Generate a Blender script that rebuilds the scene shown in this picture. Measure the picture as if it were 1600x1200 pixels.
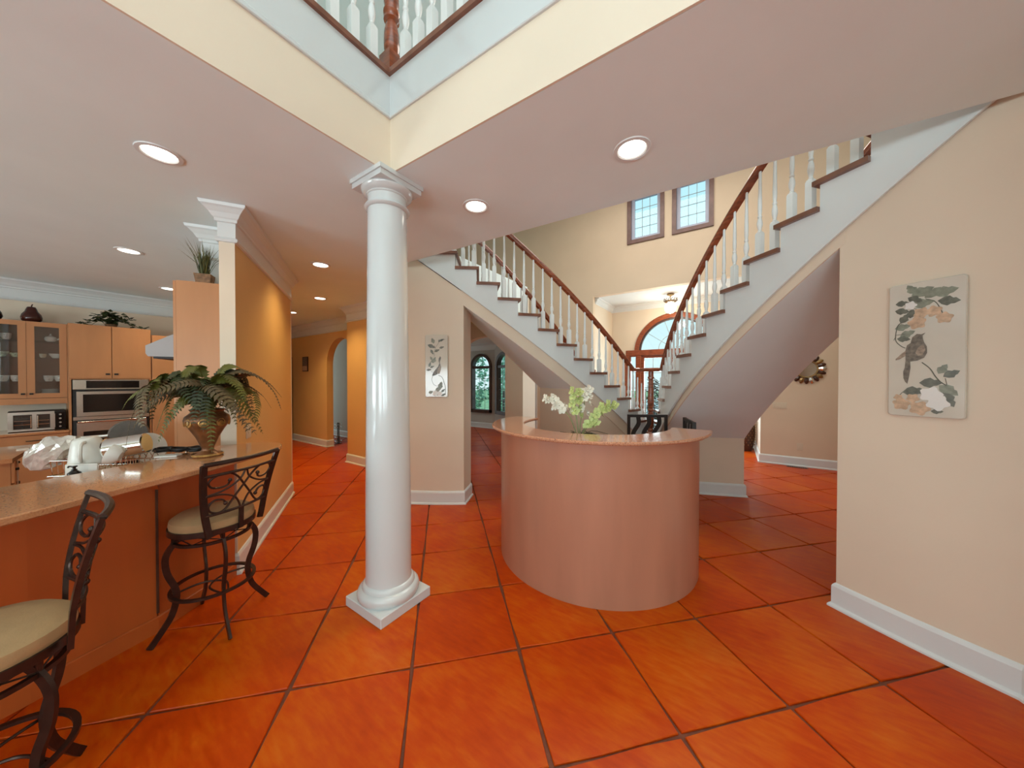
import bpy, bmesh, math, random
from mathutils import Vector, Matrix
random.seed(11)
for o in list(bpy.data.objects): bpy.data.objects.remove(o)
S = bpy.context.scene
COL = S.collection
R = math.radians
sin, cos, PI = math.sin, math.cos, math.pi

# ------------------------------------------------------------------ camera
EYE = 1.585
FPX = 510.0                       # focal length in pixels of the 1600 px wide frame
YAW = R(34)
cam = bpy.data.objects.new('camera', bpy.data.cameras.new('camera'))
COL.objects.link(cam)
cam.location = (0, 0, EYE)
cam.rotation_euler = (R(90 - 0.65), 0, YAW)
cam.data.sensor_width = 36
cam.data.lens = 36 * FPX / 1600
cam.data.clip_start = 0.02
S.camera = cam

# ------------------------------------------------------------------ sky and daylight
S.view_settings.view_transform = 'Standard'
S.view_settings.look = 'None'
S.view_settings.gamma = 1
S.view_settings.exposure = 0.0
S.view_settings.use_curve_mapping = False
W = bpy.data.worlds.new('sky'); S.world = W; W.use_nodes = True
wn, wl = W.node_tree.nodes, W.node_tree.links
bg = wn['Background']
tc = wn.new('ShaderNodeTexCoord'); sx = wn.new('ShaderNodeSeparateXYZ'); cr = wn.new('ShaderNodeValToRGB')
wl.new(tc.outputs['Generated'], sx.inputs[0]); wl.new(sx.outputs['Z'], cr.inputs[0]); wl.new(cr.outputs[0], bg.inputs[0])
cr.color_ramp.elements[0].position = 0.0; cr.color_ramp.elements[0].color = (0.80, 0.97, 1.0, 1)
cr.color_ramp.elements[1].position = 0.7; cr.color_ramp.elements[1].color = (0.46, 0.86, 1.0, 1)
bg.inputs['Strength'].default_value = 1.05

def area(name, loc, rot, sx_, sy_, power, col):
    l = bpy.data.lights.new(name, 'AREA'); l.shape = 'RECTANGLE'; l.size = sx_; l.size_y = sy_
    l.energy = power; l.color = col
    o = bpy.data.objects.new(name, l); COL.objects.link(o); o.location = loc; o.rotation_euler = rot
    return o
DAY = (0.78, 0.945, 1.0)
# daylight through the tall windows of the great room behind the camera (south wall) and its east side
for i, x in enumerate((-0.6, 1.6, 3.6)):
    area('window_daylight', (x, -4.55, 1.75), (R(128), 0, 0), 1.6, 1.9, 112, DAY)      # low panes: sky light, tilted up as added fill for the lower ceiling
    area('window_daylight', (x, -4.55, 4.6), (R(90), 0, 0), 1.6, 1.8, 8, DAY)
area('window_daylight', (-4.6, -4.55, 1.6), (R(128), 0, 0), 2.4, 1.3, 150, DAY)
area('door_daylight', (-1.25, 9.78, 1.15), (R(108), 0, R(180)), 2.3, 2.1, 170, DAY)   # daylight at the glazed entrance
area('window_daylight', (4.5, -1.6, 2.6), (R(115), 0, R(90)), 2.2, 3.0, 45, DAY)
area('overhead_fill', (1.3, -1.2, 6.2), (0, 0, 0), 4.5, 4.0, 95, DAY)        # added overhead fill, brightens the great room floor
# unseen area light added under the high ceiling to brighten the stair hall
area('overhead_fill', (-1.1, 5.4, 6.2), (0, 0, 0), 3.2, 2.4, 135, (1.0, 0.92, 0.82))

# ------------------------------------------------------------------ materials
def M(name, col, rough=0.5, metal=0.0, var=0.0, scale=4.0, bump=0.0, bscale=80.0, coat=0.0, emit=None, es=1.0, spec=0.5, sheen=0.0, stretch=None, det=4):
    m = bpy.data.materials.new(name); m.use_nodes = True
    n, l = m.node_tree.nodes, m.node_tree.links
    p = n['Principled BSDF']
    p.inputs['Base Color'].default_value = (*col, 1)
    p.inputs['Roughness'].default_value = rough
    p.inputs['Metallic'].default_value = metal
    p.inputs['Specular IOR Level'].default_value = spec
    if coat: p.inputs['Coat Weight'].default_value = coat; p.inputs['Coat Roughness'].default_value = 0.08
    if emit: p.inputs['Emission Color'].default_value = (*emit, 1); p.inputs['Emission Strength'].default_value = es
    if var or bump:
        t = n.new('ShaderNodeTexCoord'); mp = n.new('ShaderNodeMapping'); l.new(t.outputs['Object'], mp.inputs[0])
        if stretch: mp.inputs['Scale'].default_value = stretch
    if var:
        nz = n.new('ShaderNodeTexNoise'); nz.inputs['Scale'].default_value = scale; nz.inputs['Detail'].default_value = det
        l.new(mp.outputs[0], nz.inputs['Vector'])
        rp = n.new('ShaderNodeValToRGB'); l.new(nz.outputs['Fac'], rp.inputs[0])
        rp.color_ramp.elements[0].position = 0.3; rp.color_ramp.elements[1].position = 0.7
        rp.color_ramp.elements[0].color = (*[c * (1 - var) for c in col], 1)
        rp.color_ramp.elements[1].color = (*[min(1, c * (1 + var)) for c in col], 1)
        l.new(rp.outputs[0], p.inputs['Base Color'])
    if bump:
        nb = n.new('ShaderNodeTexNoise'); nb.inputs['Scale'].default_value = bscale; nb.inputs['Detail'].default_value = 3
        l.new(mp.outputs[0], nb.inputs['Vector'])
        b = n.new('ShaderNodeBump'); b.inputs['Strength'].default_value = bump; b.inputs['Distance'].default_value = 0.004
        l.new(nb.outputs['Fac'], b.inputs['Height']); l.new(b.outputs[0], p.inputs['Normal'])
    return m

def glass_mat(name, tint=(0.95, 1, 1), refl=0.08, rough=0.0):
    m = bpy.data.materials.new(name); m.use_nodes = True
    n, l = m.node_tree.nodes, m.node_tree.links
    n.remove(n['Principled BSDF'])
    tr = n.new('ShaderNodeBsdfTransparent'); tr.inputs[0].default_value = (*tint, 1)
    gl = n.new('ShaderNodeBsdfGlossy'); gl.inputs['Roughness'].default_value = rough
    mx = n.new('ShaderNodeMixShader'); mx.inputs[0].default_value = refl
    l.new(tr.outputs[0], mx.inputs[1]); l.new(gl.outputs[0], mx.inputs[2]); l.new(mx.outputs[0], n['Material Output'].inputs[0])
    return m

MT = {}
MT['cream'] = M('cream_paint', (0.78, 0.665, 0.525), 0.6, var=0.03, scale=1.5, bump=0.06, bscale=160)
MT['peach'] = M('cream_floor_bounce', (0.75, 0.60, 0.44), 0.6, var=0.03, scale=1.5, bump=0.06, bscale=160)  # the cream paint again, with warm floor bounce mixed into its colour
MT['tan'] = M('tan_paint', (0.76, 0.47, 0.18), 0.6, var=0.03, scale=1.5, bump=0.06, bscale=160)
MT['greywall'] = M('grey_paint', (0.55, 0.53, 0.48), 0.6, var=0.03, scale=1.5)
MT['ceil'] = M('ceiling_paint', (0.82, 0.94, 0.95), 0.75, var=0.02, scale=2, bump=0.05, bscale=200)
MT['white'] = M('white_trim', (0.74, 0.78, 0.78), 0.32, var=0.015, scale=3)
MT['gloss'] = M('gloss_white', (0.62, 0.65, 0.65), 0.16, var=0.01, scale=3, coat=0.3)
MT['balwhite'] = M('baluster_white', (0.80, 0.81, 0.79), 0.3)
MT['wood'] = M('red_brown_wood', (0.26, 0.062, 0.022), 0.24, var=0.35, scale=9, stretch=(1, 1, 6), coat=0.4)
MT['tread'] = M('tread_wood', (0.20, 0.075, 0.04), 0.3, var=0.3, scale=8, coat=0.3)
MT['darkwood'] = M('dark_brown_wood', (0.07, 0.028, 0.015), 0.35, var=0.3, scale=8)
MT['salmon'] = M('salmon_laminate', (0.45, 0.20, 0.125), 0.34, var=0.08, scale=6, stretch=(1, 1, .15), bump=0.03, bscale=150)
MT['knee'] = M('laminate_floor_bounce', (0.50, 0.115, 0.022), 0.4, var=0.08, scale=6, stretch=(1, 1, .15))  # cabinet laminate with the floor's orange glow worked into the base colour
MT['cab'] = M('peach_cabinet', (0.56, 0.255, 0.105), 0.38, var=0.06, scale=7, stretch=(1, 1, .2))
MT['cabin'] = M('cabinet_inside', (0.26, 0.10, 0.05), 0.5, var=0.1)
MT['steel'] = M('brushed_steel', (0.62, 0.60, 0.55), 0.28, metal=1.0, var=0.08, scale=30, stretch=(1, 1, 12))
MT['chrome'] = M('polished_steel', (0.72, 0.70, 0.64), 0.10, metal=1.0)
MT['black'] = M('black_gloss', (0.012, 0.011, 0.010), 0.12)
MT['blackmat'] = M('black_matte', (0.018, 0.016, 0.015), 0.5, var=0.2)
MT['iron'] = M('bronze_iron', (0.055, 0.030, 0.022), 0.34, metal=0.6, var=0.25, scale=20)
MT['cushion'] = M('beige_suede', (0.42, 0.265, 0.125), 0.85, var=0.10, scale=10, bump=0.15, bscale=180)
MT['china'] = M('white_china', (0.88, 0.87, 0.83), 0.2, var=0.03)
MT['plastic'] = M('white_plastic', (0.74, 0.72, 0.66), 0.35, var=0.03)
MT['ivory'] = M('ivory_plate', (0.72, 0.62, 0.47), 0.4, var=0.02)
MT['leaf'] = M('fern_green', (0.10, 0.10, 0.012), 0.5, var=0.6, scale=5)
MT['leaf2'] = M('dark_leaf', (0.032, 0.045, 0.010), 0.5, var=0.5, scale=9)
MT['leaf3'] = M('brown_leaf', (0.11, 0.075, 0.028), 0.55, var=0.5, scale=7)
MT['grass'] = M('dry_grass', (0.10, 0.105, 0.03), 0.6, var=0.5, scale=9)
MT['urn'] = M('rust_bronze', (0.20, 0.075, 0.025), 0.35, metal=0.35, var=0.55, scale=14, bump=0.3, bscale=60)
MT['urn2'] = M('aged_gold', (0.42, 0.22, 0.06), 0.35, metal=0.5, var=0.5, scale=30)
MT['pear'] = M('dark_glaze', (0.055, 0.012, 0.008), 0.12, var=0.3)
MT['basket'] = M('woven_basket', (0.22, 0.12, 0.06), 0.7, var=0.4, scale=40, bump=0.5, bscale=120)
MT['petalw'] = M('white_petal', (0.80, 0.78, 0.68), 0.55, var=0.06, scale=20)
MT['petalg'] = M('green_petal', (0.52, 0.60, 0.24), 0.55, var=0.15, scale=20)
MT['stem'] = M('stem_green', (0.30, 0.34, 0.14), 0.6, var=0.2)
MT['panel'] = M('glazed_panel', (0.66, 0.62, 0.53), 0.12, var=0.04, scale=5, coat=0.5)
MT['artleaf'] = M('art_leaf', (0.24, 0.26, 0.195), 0.3, var=0.25, scale=40)
MT['artleaf2'] = M('art_leaf_dark', (0.14, 0.145, 0.11), 0.3, var=0.3, scale=40)
MT['hood'] = M('hood_grey', (0.42, 0.40, 0.40), 0.35, var=0.03)
MT['artpeach'] = M('art_peach', (0.58, 0.40, 0.26), 0.3, var=0.25, scale=40)
MT['artwhite'] = M('art_white', (0.80, 0.79, 0.75), 0.3, var=0.05)
MT['artbird'] = M('art_bird', (0.17, 0.14, 0.105), 0.3, var=0.45, scale=60)
MT['artbird2'] = M('art_bird_breast', (0.33, 0.25, 0.18), 0.3, var=0.35, scale=60)
MT['glass'] = glass_mat('window_glass', (0.95, 1, 1), 0.025)
MT['cabglass'] = glass_mat('cabinet_glass', (0.95, 0.95, 0.94), 0.04)
MT['leadglass'] = glass_mat('clear_plastic', (0.85, 0.85, 0.85), 0.25, 0.15)
MT['mirror'] = M('mirror_glass', (0.85, 0.87, 0.86), 0.03, metal=1.0)
MT['gold'] = M('antique_gold', (0.38, 0.24, 0.10), 0.3, metal=0.8, var=0.4, scale=30)
MT['lamp'] = M('lamp_lens', (1, 1, 1), 0.4, emit=(1.0, 0.93, 0.80), es=6.0)
MT['crystal'] = M('lit_crystal', (0.9, 0.85, 0.8), 0.1, emit=(1.0, 0.88, 0.72), es=1.1)
MT['sash'] = M('window_sash', (0.44, 0.48, 0.62), 0.35, var=0.05)
MT['casing'] = M('window_casing', (0.16, 0.075, 0.06), 0.35, var=0.2, scale=9)
MT['lead'] = M('grille_bar', (0.30, 0.33, 0.33), 0.4)
MT['lawn'] = M('lawn', (0.40, 0.52, 0.26), 0.9, var=0.4, scale=3)
MT['paving'] = M('pale_paving', (0.75, 0.73, 0.70), 0.9, var=0.06, scale=2)
MT['bush'] = M('bush_leaf', (0.38, 0.62, 0.48), 0.6, var=0.5, scale=3)
MT['wrap'] = M('foil_wrap', (0.62, 0.57, 0.51), 0.2, metal=0.35, var=0.25, scale=18, bump=1.0, bscale=40)

def granite(name, c0, c1, c2, rough):
    m = M(name, c0, rough, coat=0.5)
    n, l = m.node_tree.nodes, m.node_tree.links
    t = n.new('ShaderNodeTexCoord')
    a = n.new('ShaderNodeTexNoise'); a.inputs['Scale'].default_value = 160; a.inputs['Detail'].default_value = 2
    b = n.new('ShaderNodeTexVoronoi'); b.inputs['Scale'].default_value = 210
    l.new(t.outputs['Object'], a.inputs['Vector']); l.new(t.outputs['Object'], b.inputs['Vector'])
    r = n.new('ShaderNodeValToRGB'); l.new(a.outputs['Fac'], r.inputs[0])
    r.color_ramp.elements[0].position = 0.35; r.color_ramp.elements[0].color = (*c0, 1)
    r.color_ramp.elements[1].position = 0.62; r.color_ramp.elements[1].color = (*c1, 1)
    r2 = n.new('ShaderNodeValToRGB'); l.new(b.outputs['Color'], r2.inputs[0])
    r2.color_ramp.elements[0].position = 0.12; r2.color_ramp.elements[0].color = (1, 1, 1, 1)
    r2.color_ramp.elements[1].position = 0.22; r2.color_ramp.elements[1].color = (0, 0, 0, 1)
    mx = n.new('ShaderNodeMix'); mx.data_type = 'RGBA'
    l.new(r2.outputs[0], mx.inputs['Factor']); l.new(r.outputs[0], mx.inputs['A']); mx.inputs['B'].default_value = (*c2, 1)
    l.new(mx.outputs['Result'], n['Principled BSDF'].inputs['Base Color'])
    return m
MT['granite'] = granite('salmon_granite', (0.42, 0.17, 0.09), (0.60, 0.31, 0.19), (0.16, 0.07, 0.05), 0.12)
MT['granite2'] = granite('peach_granite', (0.52, 0.22, 0.095), (0.58, 0.28, 0.13), (0.42, 0.17, 0.08), 0.12)

def tile_mat():
    m = M('terracotta_tile', (0.5, 0.08, 0.01), 0.3)
    n, l = m.node_tree.nodes, m.node_tree.links
    p = n['Principled BSDF']
    g = n.new('ShaderNodeNewGeometry'); oi = n.new('ShaderNodeObjectInfo')
    def mathn(op, a, b):
        k = n.new('ShaderNodeMath'); k.operation = op
        for i, v in enumerate((a, b)):
            if isinstance(v, (int, float)): k.inputs[i].default_value = v
            else: l.new(v, k.inputs[i])
        return k.outputs[0]
    rnd = mathn('FRACT', mathn('ADD', oi.outputs['Random'], g.outputs['Random Per Island']), 0)
    off = n.new('ShaderNodeVectorMath'); off.operation = 'MULTIPLY_ADD'
    cb = n.new('ShaderNodeCombineXYZ'); l.new(rnd, cb.inputs[0]); l.new(rnd, cb.inputs[2])
    l.new(cb.outputs[0], off.inputs[0]); off.inputs[1].default_value = (37, 0, 11); l.new(g.outputs['Position'], off.inputs[2])
    n1 = n.new('ShaderNodeTexNoise'); n1.inputs['Scale'].default_value = 2.6; n1.inputs['Detail'].default_value = 6; n1.inputs['Roughness'].default_value = 0.6
    n2 = n.new('ShaderNodeTexNoise'); n2.inputs['Scale'].default_value = 14; n2.inputs['Detail'].default_value = 5
    l.new(off.outputs[0], n1.inputs['Vector'])
    st = n.new('ShaderNodeMapping'); st.inputs['Scale'].default_value = (0.6, 2.4, 1); st.inputs['Rotation'].default_value = (0, 0, 0.6)
    l.new(off.outputs[0], st.inputs[0]); l.new(st.outputs[0], n2.inputs['Vector'])
    f = mathn('ADD', mathn('MULTIPLY', n1.outputs['Fac'], 0.54), mathn('ADD', mathn('MULTIPLY', n2.outputs['Fac'], 0.36), mathn('MULTIPLY', rnd, 0.10)))
    r = n.new('ShaderNodeValToRGB'); l.new(f, r.inputs[0])
    e = r.color_ramp.elements
    e[0].position = 0.24; e[0].color = (0.34, 0.026, 0.0008, 1)
    e[1].position = 0.80; e[1].color = (0.62, 0.165, 0.014, 1)
    k = e.new(0.46); k.color = (0.50, 0.052, 0.0012, 1)
    k = e.new(0.58); k.color = (0.56, 0.088, 0.002, 1)
    l.new(r.outputs[0], p.inputs['Base Color'])
    rr = n.new('ShaderNodeMapRange'); l.new(n2.outputs['Fac'], rr.inputs[0]); rr.inputs['To Min'].default_value = 0.26; rr.inputs['To Max'].default_value = 0.48
    l.new(rr.outputs[0], p.inputs['Roughness'])
    b = n.new('ShaderNodeBump'); b.inputs['Strength'].default_value = 0.35; b.inputs['Distance'].default_value = 0.006
    l.new(n1.outputs['Fac'], b.inputs['Height']); l.new(b.outputs[0], p.inputs['Normal'])
    p.inputs['Specular IOR Level'].default_value = 0.18
    return m
MT['tile'] = tile_mat()
MT['grout'] = M('dark_grout', (0.16, 0.045, 0.02), 0.7, var=0.3, scale=20)

# ------------------------------------------------------------------ mesh helpers
class MB:
    def __init__(s): s.v = []; s.f = []; s.mi = []; s.sm = []
    def add(s, vs, fs, mi=0, smooth=False):
        b = len(s.v); s.v += [tuple(v) for v in vs]
        for f in fs: s.f.append([b + i for i in f]); s.mi.append(mi); s.sm.append(smooth)
        return s
    def box(s, x0, x1, y0, y1, z0, z1, mi=0, mat=None):
        v = [(x0, y0, z0), (x1, y0, z0), (x1, y1, z0), (x0, y1, z0), (x0, y0, z1), (x1, y0, z1), (x1, y1, z1), (x0, y1, z1)]
        if mat is not None: v = [mat @ Vector(q) for q in v]
        return s.add(v, [(0, 3, 2, 1), (4, 5, 6, 7), (0, 1, 5, 4), (1, 2, 6, 5), (2, 3, 7, 6), (3, 0, 4, 7)], mi)
    def bbox(s, x0, x1, y0, y1, z0, z1, b=0.005, mi=0, mat=None):        # bevelled box
        x = (x0, x0 + b, x1 - b, x1); y = (y0, y0 + b, y1 - b, y1); z = (z0, z0 + b, z1 - b, z1)
        rings = []
        def ring(zi, k):
            a, c = (1, 2) if k else (0, 3)
            p = [(x[1] , y[a]), (x[2], y[a]), (x[c], y[1]), (x[c], y[2]), (x[2], y[c]), (x[1], y[c]), (x[a], y[2]), (x[a], y[1])]
            return [(q[0], q[1], z[zi]) for q in p]
        vs = ring(0, 1) + ring(1, 0) + ring(2, 0) + ring(3, 1)
        if mat is not None: vs = [mat @ Vector(q) for q in vs]
        fs = [list(range(7, -1, -1)), list(range(24, 32))]
        for r in range(3):
            for i in range(8): fs.append((r * 8 + i, r * 8 + (i + 1) % 8, r * 8 + 8 + (i + 1) % 8, r * 8 + 8 + i))
        return s.add(vs, fs, mi)
    def prism(s, poly, z0, z1, mi=0, mat=None):
        n = len(poly); v = [(p[0], p[1], z0) for p in poly] + [(p[0], p[1], z1) for p in poly]
        if mat is not None: v = [mat @ Vector(q) for q in v]
        return s.add(v, [list(range(n - 1, -1, -1)), list(range(n, 2 * n))] + [(i, (i + 1) % n, n + (i + 1) % n, n + i) for i in range(n)], mi)
    def lathe(s, prof, n=24, c=(0, 0, 0), mi=0, smooth=True, mat=None, a0=0.0, arc=2 * PI, caps=True, sq=None):
        full = arc > 6.28; m = n if full else n + 1
        vs = []
        for (r, z) in prof:
            for i in range(m):
                a = a0 + arc * i / n
                v = Vector((r * cos(a), r * sin(a), z))
                if mat is not None: v = mat @ v
                vs.append((v[0] + c[0], v[1] + c[1], v[2] + c[2]))
        fs = []
        for j in range(len(prof) - 1):
            for i in range(n):
                k = (i + 1) % m
                fs.append((j * m + i, j * m + k, (j + 1) * m + k, (j + 1) * m + i))
        s.add(vs, fs, mi, smooth)
        if caps and full:
            L = len(s.v) - len(vs)
            if prof[0][0] > 1e-5: s.f.append([L + i for i in range(m - 1, -1, -1)]); s.mi.append(mi); s.sm.append(False)
            if prof[-1][0] > 1e-5: s.f.append([L + (len(prof) - 1) * m + i for i in range(m)]); s.mi.append(mi); s.sm.append(False)
        return s
    def tube(s, pts, r, n=8, closed=False, mi=0, flat=1.0, up=(0, 0, 1), smooth=True, sect=None):
        pts = [Vector(p) for p in pts]; N = len(pts)
        rs = r if isinstance(r, (list, tuple)) else [r] * N
        vs = []; prev = None
        for i, p in enumerate(pts):
            a = pts[i - 1] if (i > 0 or closed) else p
            b = pts[(i + 1) % N] if (i < N - 1 or closed) else p
            t = (b - a)
            t = t.normalized() if t.length > 1e-9 else Vector((0, 0, 1))
            if prev is None:
                u = Vector(up)
                if abs(t.dot(u)) > 0.95: u = Vector((1, 0, 0))
                x = t.cross(u).normalized()
            else:
                x = (prev - t * prev.dot(t)).normalized()
            prev = x; y = x.cross(t).normalized()
            if sect:
                for (sx2, sy2) in sect: vs.append(p + (x * sx2 + y * sy2) * rs[i])
            else:
                for k in range(n):
                    an = 2 * PI * k / n
                    vs.append(p + x * (rs[i] * cos(an)) + y * (rs[i] * flat * sin(an)))
        n = len(sect) if sect else n
        fs = []
        for i in range(N if closed else N - 1):
            j = (i + 1) % N
            for k in range(n): fs.append((i * n + k, i * n + (k + 1) % n, j * n + (k + 1) % n, j * n + k))
        if not closed: fs += [list(range(n - 1, -1, -1)), [(N - 1) * n + k for k in range(n)]]
        return s.add(vs, fs, mi, smooth)
    def sweep(s, path, prof, closed=False, mi=0):                          # prof (offset to the left of travel, z), path in plan
        P = [Vector((p[0], p[1])) for p in path]; N = len(P); vs = []
        for i in range(N):
            a = P[i] - P[i - 1] if (i > 0 or closed) else P[1] - P[0]
            b = P[(i + 1) % N] - P[i] if (i < N - 1 or closed) else P[-1] - P[-2]
            na = Vector((-a.y, a.x)).normalized(); nb = Vector((-b.y, b.x)).normalized()
            m = na + nb
            m = m / max(0.25, (m.length ** 2) / 2)
            for (o, z) in prof: vs.append((P[i].x + m.x * o, P[i].y + m.y * o, z))
        n = len(prof); fs = []
        for i in range(N if closed else N - 1):
            j = (i + 1) % N
            for k in range(n): fs.append((i * n + k, j * n + k, j * n + (k + 1) % n, i * n + (k + 1) % n))
        if not closed: fs += [list(range(n)), [(N - 1) * n + k for k in range(n - 1, -1, -1)]]
        return s.add(vs, fs, mi)
    def arc(s, c, r0, r1, a0, a1, zlo, zhi, n=12, mi=0, mx=None):          # curved block; zlo, zhi numbers or functions of the angle (degrees)
        vs = []
        for i in range(n + 1):
            a = a0 + (a1 - a0) * i / n
            l = zlo(a) if callable(zlo) else zlo; h = zhi(a) if callable(zhi) else zhi
            for r, z in ((r0, l), (r1, l), (r1, h), (r0, h)):
                x = c[0] + r * cos(R(a)); y = c[1] + r * sin(R(a))
                if mx is not None: x = mx - x
                vs.append((x, y, z))
        fs = [(0, 1, 2, 3), (n * 4 + 3, n * 4 + 2, n * 4 + 1, n * 4)]
        for i in range(n):
            for k in range(4): fs.append((i * 4 + k, i * 4 + (k + 1) % 4, i * 4 + 4 + (k + 1) % 4, i * 4 + 4 + k))
        return s.add(vs, fs, mi, True)
    def blob(s, c, rx, ry, rz, nu=12, nv=8, mi=0, jit=0.0, mat=None):
        vs = [];
        for j in range(nv + 1):
            th = PI * j / nv
            for i in range(nu):
                a = 2 * PI * i / nu; q = 1 + random.uniform(-jit, jit)
                v = Vector((rx * sin(th) * cos(a) * q, ry * sin(th) * sin(a) * q, -rz * cos(th) * q))
                if mat is not None: v = mat @ v
                vs.append((c[0] + v[0], c[1] + v[1], c[2] + v[2]))
        fs = [(j * nu + i, j * nu + (i + 1) % nu, (j + 1) * nu + (i + 1) % nu, (j + 1) * nu + i) for j in range(nv) for i in range(nu)]
        return s.add(vs, fs, mi, True)
    def mesh(s, name, mats):
        me = bpy.data.meshes.new(name); me.from_pydata(s.v, [], s.f)
        for m in (mats if isinstance(mats, (list, tuple)) else [mats]): me.materials.append(MT[m] if isinstance(m, str) else m)
        me.polygons.foreach_set('material_index', s.mi); me.polygons.foreach_set('use_smooth', s.sm)
        bm = bmesh.new(); bm.from_mesh(me)
        bmesh.ops.remove_doubles(bm, verts=bm.verts, dist=1e-6)
        bmesh.ops.recalc_face_normals(bm, faces=bm.faces); bm.to_mesh(me); bm.free()
        if any(s.sm): me.set_sharp_from_angle(angle=R(38))
        return me
    def build(s, name, mats, parent=None, world=False, loc=None, rot=None):
        return put(name, s.mesh(name, mats), parent, world, loc, rot)

def put(name, me, parent=None, world=False, loc=None, rot=None, scale=None):
    o = bpy.data.objects.new(name, me); COL.objects.link(o)
    if parent is not None:
        o.parent = parent
        if world:
            q = Matrix.LocRotScale(parent.location, parent.rotation_euler, None)
            if parent.parent is not None:
                g = parent.parent; q = Matrix.LocRotScale(g.location, g.rotation_euler, None) @ parent.matrix_parent_inverse @ q
            o.matrix_parent_inverse = q.inverted()
    if loc is not None: o.location = loc
    if rot is not None: o.rotation_euler = rot
    if scale is not None: o.scale = scale
    return o
def tag(o, label, cat, group=None):
    o['label'] = label; o['category'] = cat
    if group: o['group'] = group
    return o
def T(name, label, cat, loc=(0, 0, 0), rz=0.0, group=None):
    o = bpy.data.objects.new(name, None); COL.objects.link(o); o.empty_display_size = 0.1
    o.location = loc; o.rotation_euler = (0, 0, rz)
    return tag(o, label, cat, group)
def struct(o): o['kind'] = 'structure'; return o
def SE(name, loc=(0, 0, 0)):
    o = bpy.data.objects.new(name, None); COL.objects.link(o); o.empty_display_size = 0.1; o.location = loc
    return struct(o)
def copy_tree(o, parent=None):
    c = o.copy(); COL.objects.link(c); c.parent = parent
    for ch in list(o.children): copy_tree(ch, c)
    return c
def cw(lat, dep, z):              # plan point given as metres to the right of and ahead of the eye
    return Vector((lat * cos(YAW) - dep * sin(YAW), lat * sin(YAW) + dep * cos(YAW), z))
def Rz(a): return Matrix.Rotation(a, 4, 'Z')
def Tr(x, y, z): return Matrix.Translation((x, y, z))
# ================================================================== THE SETTING
ZC, ZU, ZR = 2.98, 3.565, 6.30            # lower ceiling, upper floor, upper ceiling
SC = (3.36, 6.69)                        # centre of the right hand stair's curve; the left one mirrors it
MXS = -2.19
RO, RI, RISE, DPH = 4.50, 3.45, 0.189, 3.42
def phk(k): return 230.8 + (k - 16) * DPH
def zn(ph): return RISE * (16 + (ph - 230.8) / DPH)
def sp(r, ph, m=False):
    x = SC[0] + r * cos(R(ph)); y = SC[1] + r * sin(R(ph))
    return ((MXS - x) if m else x, y)

# ---- floor and its tiles (one lattice at about 45 degrees)
floor = struct(MB().box(-11.2, 5.4, -5.0, 9.7, -0.2, -0.011).build('floor', 'grout'))
TP = 0.606; TA = R(46.0); T0 = (-1.035, 1.605)
tu = Vector((cos(TA), sin(TA))) * TP; tv = Vector((-sin(TA), cos(TA))) * TP
def tile_mb(seed):
    rnd = random.Random(seed); h = TP / 2 - 0.0055; base = []
    for (ax, ay, bx, by) in ((-1, -1, 1, -1), (1, -1, 1, 1), (1, 1, -1, 1), (-1, 1, -1, -1)):
        for t in (0, .33, .66):
            x = (ax + (bx - ax) * t) * h; y = (ay + (by - ay) * t) * h
            k = 0.985 if t == 0 else 1.0
            base.append((x * k + rnd.uniform(-.0025, .0025), y * k + rnd.uniform(-.0025, .0025)))
    n = len(base); mb = MB()
    vs = [(p[0], p[1], -0.012) for p in base] + [(p[0], p[1], -0.004) for p in base] + [(p[0] * .992, p[1] * .992, rnd.uniform(-.0006, .0006)) for p in base]
    fs = [(i, (i + 1) % n, n + (i + 1) % n, n + i) for i in range(n)] + [(n + i, n + (i + 1) % n, 2 * n + (i + 1) % n, 2 * n + i) for i in range(n)] + [list(range(2 * n, 3 * n))]
    return mb.add(vs, fs)
tvars = [tile_mb(s) for s in range(6)]
tmesh = [t.mesh('tile', 'tile') for t in tvars]
cells = []
for i in range(-22, 23):
    for j in range(-22, 23):
        c = Vector(T0) + tu * (i + .5) + tv * (j + .5)
        if not (-10.7 < c.x < 4.9 and -4.5 < c.y < 9.2): continue
        dep = -c.x * sin(YAW) + c.y * cos(YAW); lat = c.x * cos(YAW) + c.y * sin(YAW)
        vis = dep > 0.5 and abs(lat / dep) < 1.75
        cells.append((0 if vis else 1, math.hypot(c.x, c.y), c))
cells.sort(key=lambda q: (q[0], q[1]))
rest = MB()
for q, (iv, d, c) in enumerate(cells):
    k = random.randrange(6); rot = TA + random.randrange(4) * PI / 2
    if q < 300 and iv == 0:
        put('tile', tmesh[k], floor, loc=(c.x, c.y, 0), rot=(0, 0, rot))
    else:
        m = Tr(c.x, c.y, 0) @ Rz(rot)
        rest.add([m @ Vector(v) for v in tvars[k].v], tvars[k].f)
rest.build('tile_field', 'tile', floor)['kind'] = 'stuff'

# ---- lower ceiling (the slab under the upper floor) and the high ceiling
EDGE_L, EDGE_R = (-3.15, 2.53), (1.17, 2.71)
slab = [(-11.2, -4.8), (-1.93, -4.8), (-1.93, 1.39), (5.2, 1.45), (5.2, 2.85), EDGE_R, EDGE_L, (-3.62, 2.51), (-3.62, 5.95), (-11.2, 5.95)]
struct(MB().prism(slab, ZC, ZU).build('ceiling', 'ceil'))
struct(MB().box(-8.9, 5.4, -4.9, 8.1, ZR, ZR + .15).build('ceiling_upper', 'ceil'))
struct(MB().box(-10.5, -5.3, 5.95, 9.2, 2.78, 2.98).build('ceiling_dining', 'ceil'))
struct(MB().box(-2.9, .46, 8.08, 9.55, 3.68, 3.85).build('ceiling_entry', 'white'))

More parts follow.
